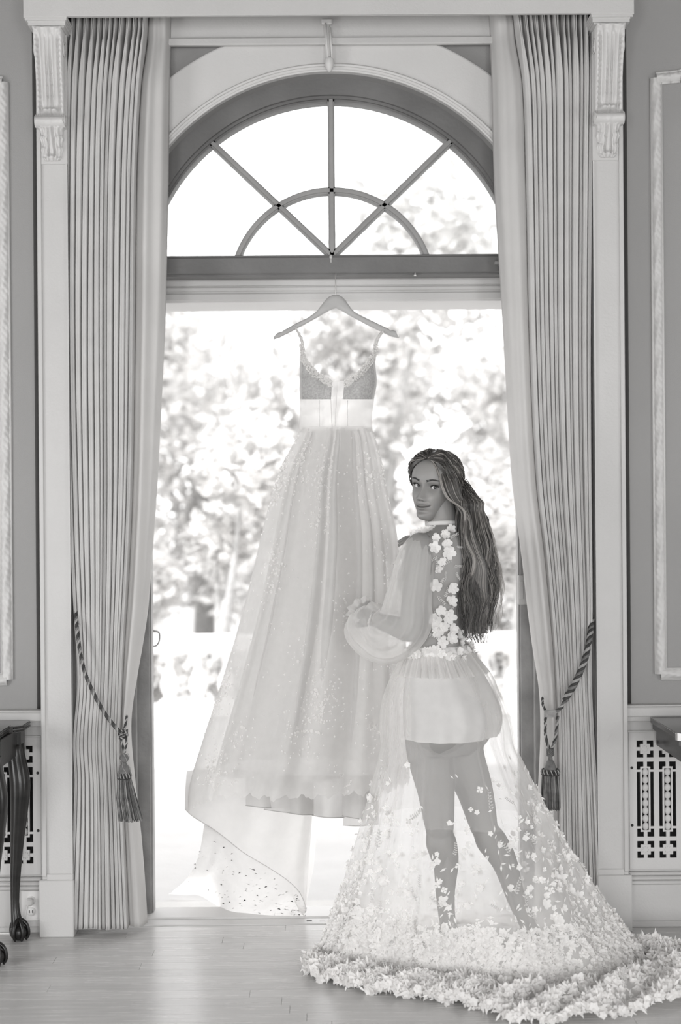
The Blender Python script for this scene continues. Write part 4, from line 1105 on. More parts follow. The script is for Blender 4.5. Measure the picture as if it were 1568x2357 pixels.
limb([RHIP + Vector((0, 0, .05)), RHIP + Vector((0, 0, -.06)), RHIP.lerp(RKN, .6), RKN], [(0, .088), (.3, .083), (.7, .062), (1, .048)])
limb([RKN, RKN.lerp(RAN, .12), RKN.lerp(RAN, .36) + Vector((.012, 0, .006)), RKN.lerp(RAN, .7), RAN], [(0, .049), (.12, .045), (.32, .052), (.7, .034), (1, .027)])
def foot(an, d, heel):
    d = Vector(d).normalized(); an = Vector(an); h0 = an + Vector((0, 0, -.045)) - d * .030; toe = Vector((an.x, an.y, 0)) + d * .165
    B.tube(catmull([an + Vector((0, 0, .02)), an + Vector((0, 0, -.02)) - d * .008, h0.lerp(Vector((an.x, an.y, heel)), .3)], 8), [.027, .027, .028, .029, .030, .029, .028, .025, .020], 14)
    c = catmull([Vector((an.x, an.y, heel + .012)) - d * .025, Vector((an.x, an.y, heel + .014)) + d * .04, Vector((an.x, an.y, .030)) + d * .105, toe + Vector((0, 0, .014))], 16)
    B.tube(c, [(.022 - .012 * i / 16, .026 + .014 * gauss(i / 16 - .72, .25)) for i in range(17)], 14, flat=(0, 0, 1))
for c_ in (LKN, RKN): B.sphere(tuple(c_), .049, 16, 10)
foot(LAN, (-.75, .5, 0), .062); foot(RAN, (-.55, .35, 0), .062)
me = B.data('body_raw', 'skin'); ob = link('body_raw', me)
md = ob.modifiers.new('r', 'REMESH'); md.mode = 'VOXEL'; md.voxel_size = .0042; md.use_smooth_shade = True
ms = ob.modifiers.new('s', 'SMOOTH'); ms.factor = .5; ms.iterations = 6
bpy.context.view_layer.update()
dg = bpy.context.evaluated_depsgraph_get(); bm_ = bpy.data.meshes.new_from_object(ob.evaluated_get(dg)); bpy.data.objects.remove(ob)
bodyV = [tuple(v.co) for v in bm_.vertices]; bodyF = [tuple(p.vertices) for p in bm_.polygons]; bpy.data.meshes.remove(bm_)

# ---- head
HS = 1.0
yaw_h = radians(31); roll_h = radians(7); pitch_h = radians(3)
HF = Vector((-sin(yaw_h), -cos(yaw_h), 0)); HL = Vector((cos(yaw_h), -sin(yaw_h), 0)); HU = Vector((0, 0, 1))
HL, HU = (HL * cos(roll_h) - HU * sin(roll_h)).normalized(), (HU * cos(roll_h) + HL * sin(roll_h)).normalized()
HF, HU = (HF * cos(pitch_h) - HU * sin(pitch_h)).normalized(), (HU * cos(pitch_h) + HF * sin(pitch_h)).normalized()
def H(x, y, z): return HC + (HL * x + HF * y + HU * z) * HS
TF = [(-.1165, .040), (-.113, .062), (-.108, .077), (-.100, .087), (-.092, .089), (-.082, .084), (-.072, .088), (-.060, .090), (-.048, .087), (-.03, .086), (-.01, .083), (.005, .083), (.018, .088), (.03, .091), (.05, .089), (.07, .080), (.085, .066), (.098, .045), (.106, .024), (.110, .002)]
TW = [(-.1165, .012), (-.113, .022), (-.108, .026), (-.100, .031), (-.09, .0365), (-.075, .0440), (-.06, .0508), (-.045, .0572), (-.02, .066), (0, .069), (.03, .072), (.055, .069), (.075, .060), (.09, .047), (.10, .033), (.107, .018), (.110, .002)]
TB = [(-.1165, -.005), (-.113, -.012), (-.105, -.012), (-.095, -.004), (-.08, .018), (-.065, .045), (-.045, .066), (-.02, .084), (.01, .096), (.04, .096), (.06, .088), (.08, .070), (.095, .046), (.105, .024), (.110, .002)]
def feat(x, z):
    a = abs(x); d = 0
    nh = interp([(-.052, 0), (-.047, .003), (-.0425, .016), (-.038, .0250), (-.033, .0258), (-.026, .0215), (-.016, .0150), (-.004, .0085), (.008, .0040), (.02, .0)], z)[0]
    nw = interp([(-.052, .011), (-.040, .0092), (-.034, .0080), (-.02, .0062), (.0, .0065), (.02, .010)], z)[0]
    d += nh * gauss(a, nw)
    d += .0080 * gauss(a - .0125, .0042) * gauss(z + .0395, .0050)            # nostril wings
    d -= .0035 * gauss(a - .0065, .0026) * gauss(z + .0455, .0022)
    d -= .0125 * gauss(a - .030, .0125) * gauss(z - .000, .0095) + .004 * gauss(a - .015, .006) * gauss(z - .002, .008)
    d += .0028 * gauss(z - .019, .006) * gauss(a - .028, .018)
    d += .0075 * gauss(a - .037, .013) * gauss(z + .037, .013)                 # smiling cheek
    d -= .0032 * gauss(a - (.021 + (-.045 - z) * .35), .0035) * gauss(z + .055, .013)   # smile fold
    mz = -.0665 + .24 * a * a / .026 * .9                                       # mouth line lifts at the corners
    in_ = sstep(.030, .020, a)
    d += in_ * (.0042 * gauss(z - mz - .0052 + .0012 * gauss(a, .003), .0030) + .0052 * gauss(z - mz + .0060, .0038) * sstep(.026, .012, a))
    d -= .0046 * gauss(z - mz, .0013) * sstep(.030, .024, a)
    d -= .0030 * gauss(a - .0285, .0035) * gauss(z - mz, .004)
    d -= .0012 * gauss(a, .003) * gauss(z + .0545, .004)
    d -= .0025 * gauss(z + .0825, .004) * gauss(a, .016)
    d += .0050 * gauss(z + .098, .009) * gauss(a, .014)
    return d
def head_pt(t, z, off=0):
    """t: angle from the front, positive to her left"""
    f, w, b = interp(TF, z)[0], interp(TW, z)[0], interp(TB, z)[0]
    st, ct = sin(t), cos(t)
    if ct >= 0:
        x = w * (abs(st) ** .92) * (1 if st > 0 else -1); y = f * (ct ** (.80)); wgt = sstep(0, .35, ct)
        y += feat(x, z) * wgt
    else:
        x = w * st; y = ct * (b if b > 0 else b); y = y * (1 if b > 0 else -1) if b > 0 else -ct * 0 + ct * b
    k = 1 + off / .085
    return x * k, y * k, z * (1 + off / .11)
def face_xy(x, z, off=0):
    """point on the front of the face at lateral x, height z"""
    f, w = interp(TF, z)[0], interp(TW, z)[0]; st = min(.999, (abs(x) / w) ** (1 / .92)); ct = sqrt(1 - st * st)
    return H(x, f * ct ** .80 + feat(x, z) * sstep(0, .35, ct) + off, z)
NZ, NT = 230, 260; hv = []; tone = []
zs = [-.1165 + (.2265) * j / NZ for j in range(NZ + 1)]
for z in zs:
    for i in range(NT):
        u = i / NT; t = 2 * pi * u; t = t - .42 * sin(t)       # more columns at the front
        x, y, zz = head_pt(t if t <= pi else t - 2 * pi, z)
        hv.append(tuple(H(x, y, zz)))
        a = abs(x); base = .28
        if cos(t) > 0:
            mz = -.0665 + .24 * a * a / .026 * .9
            up_ = (mz + .0095 - .0016 * gauss(a, .003)) * 1; lowr = mz - .0115 * (1 - (a / .027) ** 2) if a < .027 else mz
            upr = mz + .0088 * (1 - (a / .028) ** 2.2) - .0014 * gauss(a, .0028) if a < .028 else mz
            lip = sstep(lowr - .001, lowr + .0008, z) * (1 - sstep(upr - .0008, upr + .001, z)) if a < .0275 else 0
            base = base * (1 - .30 * lip)
            if a < .027: base *= 1 - .65 * gauss(z - mz, .0009)  # shade of the lip parting put into the skin tone
            base *= 1 - .55 * gauss(a - .0066, .0022) * gauss(z + .0462, .0017)  # nostril shade painted into the skin tone
            base *= 1 - .28 * gauss(a - .031, .015) * gauss(z - .007, .008)      # darker round the upper eye sockets
            base *= 1 + .06 * gauss(a - .036, .015) * gauss(z + .034, .012)
        tone.append(base)
hf = [(j * NT + i, j * NT + (i + 1) % NT, (j + 1) * NT + (i + 1) % NT, (j + 1) * NT + i) for j in range(NZ) for i in range(NT)]
hf.append(tuple(range(NT))[::-1]); hf.append(tuple(NZ * NT + i for i in range(NT)))
# ears join the same skin
E = MB()
for s in (-1, 1):
    pts = [H(s * (.069 + .004 * sin(a)), -.008 + .014 * sin(a) * -1 + .006 * cos(a), -.012 + .028 * cos(a)) for a in [2 * pi * k / 20 for k in range(21)]]
    E.tube(pts, .0042, 8); c = H(s * .069, -.008, -.012); E.sphere((c.x, c.y, c.z), (.007, .010, .022), 12, 8); c = H(s * .070, .002, -.040); E.sphere((c.x, c.y, c.z), (.006, .006, .008), 10, 6)
nb = len(bodyV); nh_ = len(hv)
V = bodyV + hv + E.v; F = bodyF + [tuple(nb + k for k in f) for f in hf] + [tuple(nb + nh_ + k for k in f) for f in E.f]
me = bpy.data.meshes.new('body'); me.from_pydata(V, [], F); me.polygons.foreach_set('use_smooth', [True] * len(F)); me.materials.append(MATS['skin'])
ca = me.color_attributes.new('tone', 'FLOAT_COLOR', 'POINT')
cols = []
for k in range(len(V)):
    t_ = tone[k - nb] if nb <= k < nb + nh_ else .28
    cols += [t_ * 1.02, t_, t_ * .975, 1]
ca.data.foreach_set('color', cols)
body = rel(link('body', me), bride)
# eyes
def eye(s):
    ex = s * .0305; p0 = face_xy(ex, 0.0); ce = p0 - HF * .0068 * HS
    R = .0129
    look = (CAM - ce).normalized(); r_ = rnd
    mb = MB(); fwd = look; rt = fwd.cross(HU).normalized(); u2 = rt.cross(fwd)
    rows = []
    for i in range(25):
        t = pi * i / 24 * .6; rows.append([ce + (fwd * cos(t) + rt * sin(t) * cos(q) + u2 * sin(t) * sin(q)) * R for q in [2 * pi * k / 24 for k in range(24)]])
    mb.grid(rows, True, True); rel(mb.build('eyeball', 'eye_white'), bride)
    mb = MB(); rows = []
    for i in range(9):
        t = .47 * i / 8; rows.append([ce + (fwd * cos(t) + rt * sin(t) * cos(q) + u2 * sin(t) * sin(q)) * (R + .0006 + .0006 * (1 - i / 8)) for q in [2 * pi * k / 20 for k in range(20)]])
    mb.grid(rows, True, True); rel(mb.build('iris', 'iris'), bride)
    # lids follow an almond opening
    Fw = (HF + HL * s * .22).normalized(); Rt = (HL - Fw * HL.dot(Fw)).normalized(); Up = Rt.cross(Fw) * 1; Up = Up if Up.dot(HU) > 0 else -Up
    def sp(az, el, r): return ce + (Fw * cos(el) * cos(az) + Rt * cos(el) * sin(az) + Up * sin(el)) * r
    def upe(az): q = az * s; return radians(-4 + 35 * max(0, cos(min(pi / 2, abs(q - .02) * pi / 2 / 1.12))) ** .75 + 5 * q)
    def loe(az): q = az * s; return radians(-4 - 15 * max(0, cos(min(pi / 2, abs(q - .08) * pi / 2 / 1.12))) ** .9 + 5 * q)
    for nm, fn, e1 in (('eyelid', upe, 1.35), ('eyelid', loe, -1.2)):
        mb = MB(); rows = []
        for j in range(10):
            row = []
            for k in range(29):
                az = -1.25 + 2.5 * k / 28; e0 = fn(az); el = e0 + (e1 - e0) * j / 9; r = R + .0012 + .0002 * (j == 0); row.append(sp(az, el, r))
            rows.append(row)
        rows.insert(0, [sp(-1.25 + 2.5 * k / 28, fn(-1.25 + 2.5 * k / 28), R - .0004) for k in range(29)])
        mb.grid(rows, True); rel(mb.build(nm, 'lid_skin'), bride)
    mb = MB()
    mb.tube([sp(-1.05 + 2.2 * k / 22 , upe(-1.05 + 2.2 * k / 22) + .015, R + .0016) for k in range(23)], .0009, 6)
    for k in range(34):
        az = -1.0 + 2.1 * k / 33; q = az * s; a = sp(az, upe(az), R + .0014); L = .0055 + .0035 * sstep(-.4, 1, q)
        b_ = a + (Fw * .8 + Up * .45 + Rt * az * .55).normalized() * L * .6; c_ = b_ + (Fw * .3 + Up * 1.0 + Rt * az * .6).normalized() * L * .5
        mb.tube([a, b_, c_], [.00045, .00035, .0001], 4, caps=False)
    rel(mb.build('eyelashes', 'lash', kind='stuff'), bride)
    mb = MB(); rr = random.Random(3)
    for k in range(150):
        q = rr.random(); x = .012 + .037 * q; zc_ = .0195 + .0075 * sin(q * pi * .62 + .15) - .004 * max(0, q - .6) ; hw = .0030 * (1 - q) ** .5 + .0006
        z = zc_ + rr.uniform(-hw, hw); a = face_xy(s * x, z, .0004); b_ = face_xy(s * min(.052, x + .006), z + .0022 * (1 - q * 1.4), .0012)
        mb.tube([a, b_], [.0006, .0002], 4, caps=False)
    rel(mb.build('eyebrow', 'brow_hair', kind='stuff'), bride)
eye(1); eye(-1)

# ---- hair
hair = empty('hair', (0, 0, 0)); hair.parent = bride; hair.location = -bride.location * 0
def hput(mb, nm, mt, kind=None):
    o = mb.build(nm, mt, None, None, kind); o.parent = hair; o.location = -bride.location; return o
def hairline(t):      # lowest z of the hair for a direction round the head (t from the front)
    a = abs(t); return interp([(0, .090), (.35, .085), (.7, .067), (1.0, .040), (1.3, .004), (1.6, -.030), (2.0, -.060), (2.6, -.070), (3.15, -.072)], a)[0]
mb = MB(); rows = []
for j in range(41):
    row = []
    for i in range(72):
        t = 2 * pi * i / 72; t = t if t <= pi else t - 2 * pi
        z0 = hairline(t); z = z0 + (.1098 - z0) * j / 40; off = .003 + .009 * sstep(0, .25, j / 40) + .004 * sstep(1, 2.5, abs(t))
        x, y, zz = head_pt(t, z, off); row.append(H(x, y, zz))
    rows.append(row)
mb.grid(rows, True, True); hput(mb, 'hair_cap', 'hair_dark')
hr = random.Random(12)
def scalp(t, q, off):
    z0 = hairline(t); z = z0 + (.1096 - z0) * q; x, y, zz = head_pt(t, z, off); return Vector((x, y, zz))
TW_ = Vector((.028, -.100, .012))        # where the swept-back hair is twisted together (head frame)
# long fall: centre line (px, Y) and half width by py
FALLT = [(1110, 1078, 24), (1150, 1084, 24), (1200, 1092, 30), (1250, 1098, 34), (1300, 1103, 38), (1350, 1104, 40), (1400, 1103, 38), (1440, 1101, 32), (1480, 1103, 20)]
def fall(u, dpt, py, wph, wa):
    c, hw = interp(FALLT, py); wv = wa * sin(py / 18.0 + wph) * sstep(1150, 1300, py)
    return P(c + u * hw + wv, py, -.335 - .030 * dpt * sstep(1120, 1260, py) - .028 * dpt + .02 * u - .02 * sstep(1250, 1450, py))
H3 = MB()
def strand(pts, r, n=26, mi=0):
    H3.cur = mi; p = catmull(pts, n); H3.tube(p, [r * (1 - .75 * (i / n) ** 3) for i in range(n + 1)], 5, caps=False)
def pick(): 
    q = hr.random(); return 0 if q < .50 else (1 if q < .84 else 2)
for k in range(1250):      # swept back from the parting over both sides of the crown, then falling
    side = 1 if hr.random() < .74 else -1
    t0 = side * hr.uniform(.05, 1.5); q0 = hr.uniform(0, 1) ** .8
    if abs(t0) > .5: q0 = max(q0, .25)
    p0 = scalp(t0, .985 if hr.random() < .55 else q0, .006)
    if hr.random() < .6: p0 = Vector((hr.uniform(-.004, .006), hr.uniform(-.05, .078), 0)); 
    if p0.z == 0:
        yy = p0.y; p0 = Vector((side * hr.uniform(.001, .008), yy, .1115 - .9 * max(0, yy + .01) ** 2 * 3.2 - max(0, -yy - .02) ** 2 * 3.0 + .004))
    tt = side * hr.uniform(.9, 2.0); qq = hr.uniform(.05, .85); off = hr.uniform(.011, .021)
    m1 = scalp(side * (.55 + .45 * abs(tt)), min(.95, qq + .25), off + .001); m2 = scalp(tt + side * .35, qq, off + .003)
    G = TW_ + Vector((hr.uniform(-.02, .016), hr.uniform(-.018, .004), hr.uniform(-.022, .022)))
    if side < 0: m2 = scalp(-2.3, qq, off)
    u = hr.uniform(-1, 1); dd = hr.uniform(-.8, 1); ph = hr.uniform(0, 6.28) if hr.random() < .35 else u * 2.2; wa = hr.uniform(3, 8)
    end = hr.uniform(1405, 1490) if abs(u) < .7 else hr.uniform(1360, 1470)
    pts = [H(*p0), H(*m1), H(*m2), H(*G)]
    for py in range(1150, int(end), 22): pts.append(fall(u, dd, py, ph, wa))
    strand(pts, hr.uniform(.0007, .0016), 44, pick())
for k in range(620):      # under layer: from the nape and sides straight down
    t0 = hr.uniform(1.25, 2.9); p0 = scalp(t0, hr.uniform(.05, .5), .008); u = hr.uniform(-1, 1) ; dd = hr.uniform(-1, .6); ph = u * 2.2 + hr.uniform(-.6, .6)
    if t0 < 1.8: u = hr.uniform(-1.45, -.2)
    pts = [H(*p0), H(p0.x + .010, p0.y - .008, p0.z - .03)]
    for py in range(1185, int(hr.uniform(1380, 1480)), 32): pts.append(fall(u, dd, py, ph, hr.uniform(2, 6)))
    strand(pts, hr.uniform(.0011, .0022), 30, 0 if hr.random() < .7 else 1)
for k in range(34):      # face-framing lock from the parting, down the cheek
    j = hr.gauss(0, 1); b = hr.uniform(0, 1)
    dx = j * 1.2
    pts = [H(.004, .070 - .01 * b, .100 + .002 * b), P(1003 + dx * .6, 1072 + b * 3, -.385), P(1011 + dx * .7 + 3 * b, 1098, -.400), P(1017 + dx * .8 + 5 * b, 1124, -.405), P(1030 + dx + 5 * b, 1148, -.405), P(1052 + dx + 4 * b, 1163, -.400), P(1068 + dx + 3 * b, 1178, -.395), P(1071 + dx, 1205, -.395),
           P(1070 + dx * 1.2, 1230, -.400), P(1080 + dx * 1.4, 1258, -.405), P(1092 + dx * 1.5, 1285, -.41), P(1090 + dx * 1.8, 1315, -.41), P(1078 + dx * 2, 1340, -.40), P(1072 + dx * 2.2, 1365 + hr.uniform(-10, 25), -.395)]
    strand(pts, hr.uniform(.0009, .0015), 60, 2 if hr.random() < .65 else 1)
for k in range(220):     # side locks behind it, covering the ear
    b = hr.uniform(0, 1); j = hr.gauss(0, 1) * 1.5
    pts = [H(.008, .060 - .07 * b, .108), P(1012 + 24 * b + j, 1076 - 6 * b, -.375), P(1022 + 30 * b + j, 1104, -.395 + .02 * b), P(1032 + 28 * b + j, 1134, -.398 + .02 * b), P(1050 + 22 * b + j, 1162, -.392 + .015 * b), P(1066 + 18 * b + j, 1190, -.388), P(1070 + 20 * b + j, 1225, -.392), P(1078 + 26 * b + j * 1.5, 1265, -.40), P(1092 + 26 * b + j * 1.6, 1305, -.405), P(1088 + 32 * b + j * 2, 1350, -.40), P(1094 + 30 * b + j * 2, 1400, -.395), P(1090 + 26 * b + j * 2, 1440 + hr.uniform(-20, 30), -.39)]
    strand(pts, hr.uniform(.0009, .0018), 50, pick())
for k in range(60):      # thin hair along her far temple and forehead
    b = hr.uniform(0, 1); t1 = -hr.uniform(.5, 1.2)
    pts = [H(-.003, .060 - .05 * b, .107), H(*scalp(-.55, .25 + .5 * b, .006)), H(*scalp(-.95, .10 + .6 * b, .007)), H(*scalp(-1.4, .1 + .6 * b, .008)), H(*scalp(-2.0, .2 + .5 * b, .012))]
    strand(pts, .0012, 20, 0 if hr.random() < .6 else 1)
for k in range(60):      # flyaways
    u = hr.choice((-1, 1)) * hr.uniform(.9, 1.15); ph = hr.uniform(0, 6); u = abs(u) if hr.random() < .8 else u
    pts = [fall(u * .8, .2, 1170, 0, 0)] + [fall(u * (1 + .28 * sstep(1200, 1450, py)), .2, py, ph, 5) for py in range(1210, int(hr.uniform(1330, 1500)), 34)]
    strand(pts, .0006, 40, 2)
for k in range(16):      # wisps under the chin side
    pts = [H(-.03 + hr.uniform(-.01, .01), .01, -.06), P(982 + hr.uniform(-4, 6), 1196, -.28), P(984 + hr.uniform(-6, 8), 1216, -.28)]
    strand(pts, .0005, 12, 2)
hput(H3, 'hair_strands', ['hair_dark', 'hair_mid', 'hair_light'], 'stuff')
mb = MB()      # the twist at the back of the head
for k in range(46):
    a0 = k * .7; pts = []
    for q in range(15):
        u = q / 14; a = a0 + u * 5.0; r = .018 * sin(pi * (.15 + .75 * u)) * (1 - .25 * (k % 4) / 4)
        c = TW_ + Vector((.006 - .012 * u, -.012 + .0 * u, .026 - .044 * u)); pts.append(H(c.x + r * cos(a), c.y + r * sin(a) * .8, c.z))
    mb.cur = (0, 1, 1, 2)[k % 4]; mb.tube(pts, .0019, 5, caps=False)
hput(mb, 'hair_twist', ['hair_dark', 'hair_mid', 'hair_light'], 'stuff')
tag(bride, 'woman in a sheer flowered robe with long wavy half-up hair, looking back over her shoulder', 'person')
# ================================================================== ROBE
fabric('robe_tulle', .94, .48, .20, .40, zden=(.02, .46, .40), nscale=40); fabric('leaf_cloth', .72, .35)  # leaf_cloth is greyed to paint in the backlit look of the sprigs
fabric('robe_net', .92, .48, .17, .30)
fabric('sleeve_net', .95, .52, .36, .42)
fabric('slip_cloth', .90, .40, .93)
fabric('ruffle_net', .86, .42, .62, .3)
fabric('flower_cloth', .93, .30)
robe = empty('robe', (0, 0, 0)); robe.parent = bride; robe.location = (0, 0, 0)
def rput(mb, nm, mt, kind=None):
    o = mb.build(nm, mt, None, None, kind); o.parent = robe; o.location = -bride.location; return o
mb = MB(); mb.grid(torso_loft(1214, 1500, .006, 50, 64), True, True); rput(mb, 'sheer_bodice', 'robe_net')
mb = MB(); mb.grid(torso_loft(1495, 1692, 0, 30, 120, 0, 2 * pi, lambda q, a: .010 + .014 * q + .004 * q * sin(a * 13)), True, True); rput(mb, 'slip', 'slip_cloth')
mb = MB(); mb.grid([[Wp(1021, 1205) + Vector((cos(a) * r, sin(a) * r * .95, z)) for a in [2 * pi * k / 32 for k in range(32)]] for r, z in ((.060, .008), (.0575, .014), (.060, -.004), (.062, .004))], True, True)
mb = MB(); cc = Wp(1022, 1207)
mb.grid([[cc + Vector((cos(a) * r, sin(a) * r, z + .006 * sin(a) * -1)) for a in [2 * pi * k / 36 for k in range(36)]] for r, z in ((.0605, .007), (.062, .007), (.063, -.001), (.061, -.007))], True, True); rput(mb, 'collar', 'flower_cloth')
# gathered waist ruffle
mb = MB(); rows = []
for j in range(15):
    q = j / 14; rows.append([torso_pt(1500 + 50 * q, a, .010 + .018 * q + .007 * (.3 + q) * sin(a * 30 + 1.5 * sin(a * 7)) + .004 * sin(a * 61)) for a in [2 * pi * k / 300 for k in range(300)]])
mb.grid(rows, True, True); rput(mb, 'waist_ruffle', 'ruffle_net')
mb = MB(); mb.grid([[torso_pt(y, a, o + .002 * sin(a * 25)) for a in [2 * pi * k / 120 for k in range(120)]] for y, o in ((1484, .008), (1490, .015), (1498, .017), (1504, .010))], True, True); rput(mb, 'waistband', 'flower_cloth')

# ---- sleeves
def sleeve(path, rad, seed, nm='sleeve'):
    rr = random.Random(seed); mb = MB(); n = 70; m = 90; pth = catmull(path, n); rows = []; up = Vector((0, -1, 0))
    for i, p in enumerate(pth):
        t = (pth[min(i + 1, n)] - pth[max(i - 1, 0)]).normalized(); u = (up - t * up.dot(t)).normalized(); w = t.cross(u); r = interp(rad, i / n)[0]; row = []
        for k in range(m):
            a = 2 * pi * k / m; fo = 1 + .045 * sin(a * 9 + i * .03) + .035 * sin(a * 14 + 1.3 + i * .06) + .06 * sin(a * 3 + i * .09 + seed) * sstep(.4, .8, i / n)
            row.append(p + (u * cos(a) + w * sin(a)) * r * fo)
        rows.append(row)
    mb.grid(rows, True, True); return rput(mb, nm, 'sleeve_net')
sleeve([LSH + Vector((0, 0, .022)), LSH.lerp(LEL, .25) + Vector((-.012, 0, 0)), LSH.lerp(LEL, .6) + Vector((-.020, 0, -.01)), Wp(930, 1432, -.42), Wp(893, 1462, -.36), Wp(852, 1440, -.29), Wp(838, 1412, -.25)],
       [(0, .036), (.10, .058), (.3, .072), (.5, .088), (.62, .088), (.78, .090), (.90, .076), (.97, .042), (1, .026)], 1)
sleeve([RSH, RSH.lerp(REL, .5), REL + Vector((0, 0, -.03)), REL.lerp(RWR, .5) + Vector((0, 0, -.03)), RWR], [(0, .056), (.3, .066), (.6, .070), (.85, .060), (1, .027)], 2)
mb = MB(); c0 = Wp(838, 1412, -.25)    # loose cuff frill
rows = []
dcf = (Wp(822, 1392, -.22) - c0).normalized(); uu = (Vector((0, -1, 0)) - dcf * Vector((0, -1, 0)).dot(dcf)).normalized(); ww = dcf.cross(uu)
for j in range(8):
    q = j / 7; rows.append([c0 + dcf * (.03 * q) + (uu * cos(a) + ww * sin(a)) * (.028 + .022 * q + .006 * q * sin(a * 9)) for a in [2 * pi * k / 60 for k in range(60)]])
mb.grid(rows, True, True); rput(mb, 'cuff', 'sleeve_net')

# ---- sweeping skirt and train
def fpt(px, py, l=.008): return floorpt(px, py, l)
CON = [fpt(1482, 2200), fpt(1330, 2160), fpt(1100, 2128), fpt(860, 2150), fpt(742, 2206), fpt(862, 2238), fpt(1050, 2256), fpt(1290, 2272)]          # where cloth meets floor, from her right round the far side
HEM = [fpt(1720, 2262), fpt(1585, 2196), fpt(1105, 2118), fpt(840, 2140), fpt(708, 2228), fpt(830, 2276), fpt(1050, 2308), fpt(1290, 2352)]
def loop(L_, u):
    n = len(L_); t = (u % 1) * n; k = int(t); f = t - k; p0, p1, p2, p3 = L_[(k - 1) % n], L_[k % n], L_[(k + 1) % n], L_[(k + 2) % n]
    return 0.5 * ((2 * p1) + (p2 - p0) * f + (2 * p0 - 5 * p1 + 4 * p2 - p3) * f * f + (3 * p1 - p0 - 3 * p2 + p3) * f ** 3)
rk = random.Random(31); RF = [(n_, rk.uniform(0, 6.28), rk.uniform(.6, 1)) for n_ in (9, 14, 23, 37)]
def skp(u, q):
    """u round the skirt (0 = picture right, .25 far side, .5 left, .75 towards the camera); q 0 waist .. 1 floor contact .. 2 hem"""
    a = 2 * pi * u; w0 = Wp(1008, 1503); w = w0 + Vector((.114 * cos(a), .092 * sin(a), 0)); c = loop(CON, u)
    fold = sum(a_ * sin(n_ * a + ph + .5 * sin(q * 2.2 + n_)) / n_ * 3 for n_, ph, a_ in RF)
    if q <= 1:
        h = .80 * q + .20 * q ** 3.2; bul = .035 * sin(pi * min(1, q * 3.2)) * (q < .32)
        p = w.lerp(c, h); p.z = w.z + (c.z - w.z) * q
        rad_ = (c - w); rad_.z = 0; rad_.normalize()
        p += rad_ * (bul + fold * (.006 + .042 * q) * (1 if q < .9 else 1 - (q - .9) * 4))
        hp = Vector((cos(a) * .175, sin(a) * .155, 0)); hc = Wp(1027, 1640); dz = gauss((w.z - p.z) - .20, .09)      # clears the hips
        d = Vector((p.x - hc.x, p.y - hc.y, 0)); need = hp.length
        if d.length < need: p += d.normalized() * (need - d.length) * dz
        return p
    s = q - 1; p = c.lerp(loop(HEM, u), s)
    L = (loop(HEM, u) - c).length
    p.z = .008 + .030 * abs(sin(u * 60 + s * 5 + fold)) * sin(pi * min(1, s * 1.0)) * min(1, L * 5) + .012 * (1 + sin(u * 140 + s * 9)) * (.4 + .6 * s) * min(1, L * 8)
    return p
mb = MB(); NU, NQ = 420, 90; rows = []
for j in range(NQ + 1):
    q = j / NQ * 1.0; rows.append([skp(i / NU, q) for i in range(NU)])
for j in range(1, 17): rows.append([skp(i / NU, 1 + j / 16) for i in range(NU)])
mb.grid(rows, True, True); rput(mb, 'trailing_skirt', 'robe_tulle')
# inner shorter veil over the thighs
mb = MB(); rows = []
for j in range(41):
    q = j / 40 * .58; rows.append([skp(i / 300 + .01, q).lerp(skp((i / 300) + .02, q * .93) , .5) * 1.0 + (Wp(1020, 1600) - skp(i / 300, q)).normalized() * .012 for i in range(300)])
mb.grid(rows, True, True); rput(mb, 'inner_skirt', 'robe_net')

# ---- appliqués
ROOT_OFF = Vector(bride.location)
FB = [flower_data(100 + s, (5, 6, 5)[s % 3], .5, .5, 'flower_cloth', name='robe_flower') for s in range(5)]
LB = []
for s in range(4):
    rnd_ = random.Random(s); mb = MB(); st = []
    for k in range(7):
        t = k / 6; x = .25 * sin(t * 2.2 + s); z = -.9 + 1.8 * t; st.append(Vector((x, -.02, z)))
        for sd_ in (-1, 1):
            if k in (0,): continue
            d = Vector((sd_ * .8, 0, .6)).normalized(); L = .42 * (1 - .3 * t); w = Vector((-d.z, 0, d.x)) * .10 
            b0 = st[-1]; mb.add([b0, b0 + d * L * .5 + w + Vector((0, -.06, 0)), b0 + d * L + Vector((0, -.10, 0)), b0 + d * L * .5 - w + Vector((0, -.06, 0))], [(0, 1, 2, 3)], True)
    mb.tube(st, .02, 4); LB.append(mb.data('leaf_sprig', 'leaf_cloth'))
def robe_nrm(u, q):
    p = skp(u, q); n_ = (skp(u + .002, q) - p).cross(skp(u, q + .004) - p)
    if n_.length < 1e-12: return p, Vector((0, -1, 0))
    n_.normalize(); c = Wp(1040, 1600); out = Vector((p.x - c.x, p.y - c.y, .1)); return p, (n_ if n_.dot(out) > 0 else -n_)
ra = random.Random(55); NP = 0
def applique(me, nm, p, n_, size, spin=None): return place(me, nm, robe, p, n_, size, ra, spin)
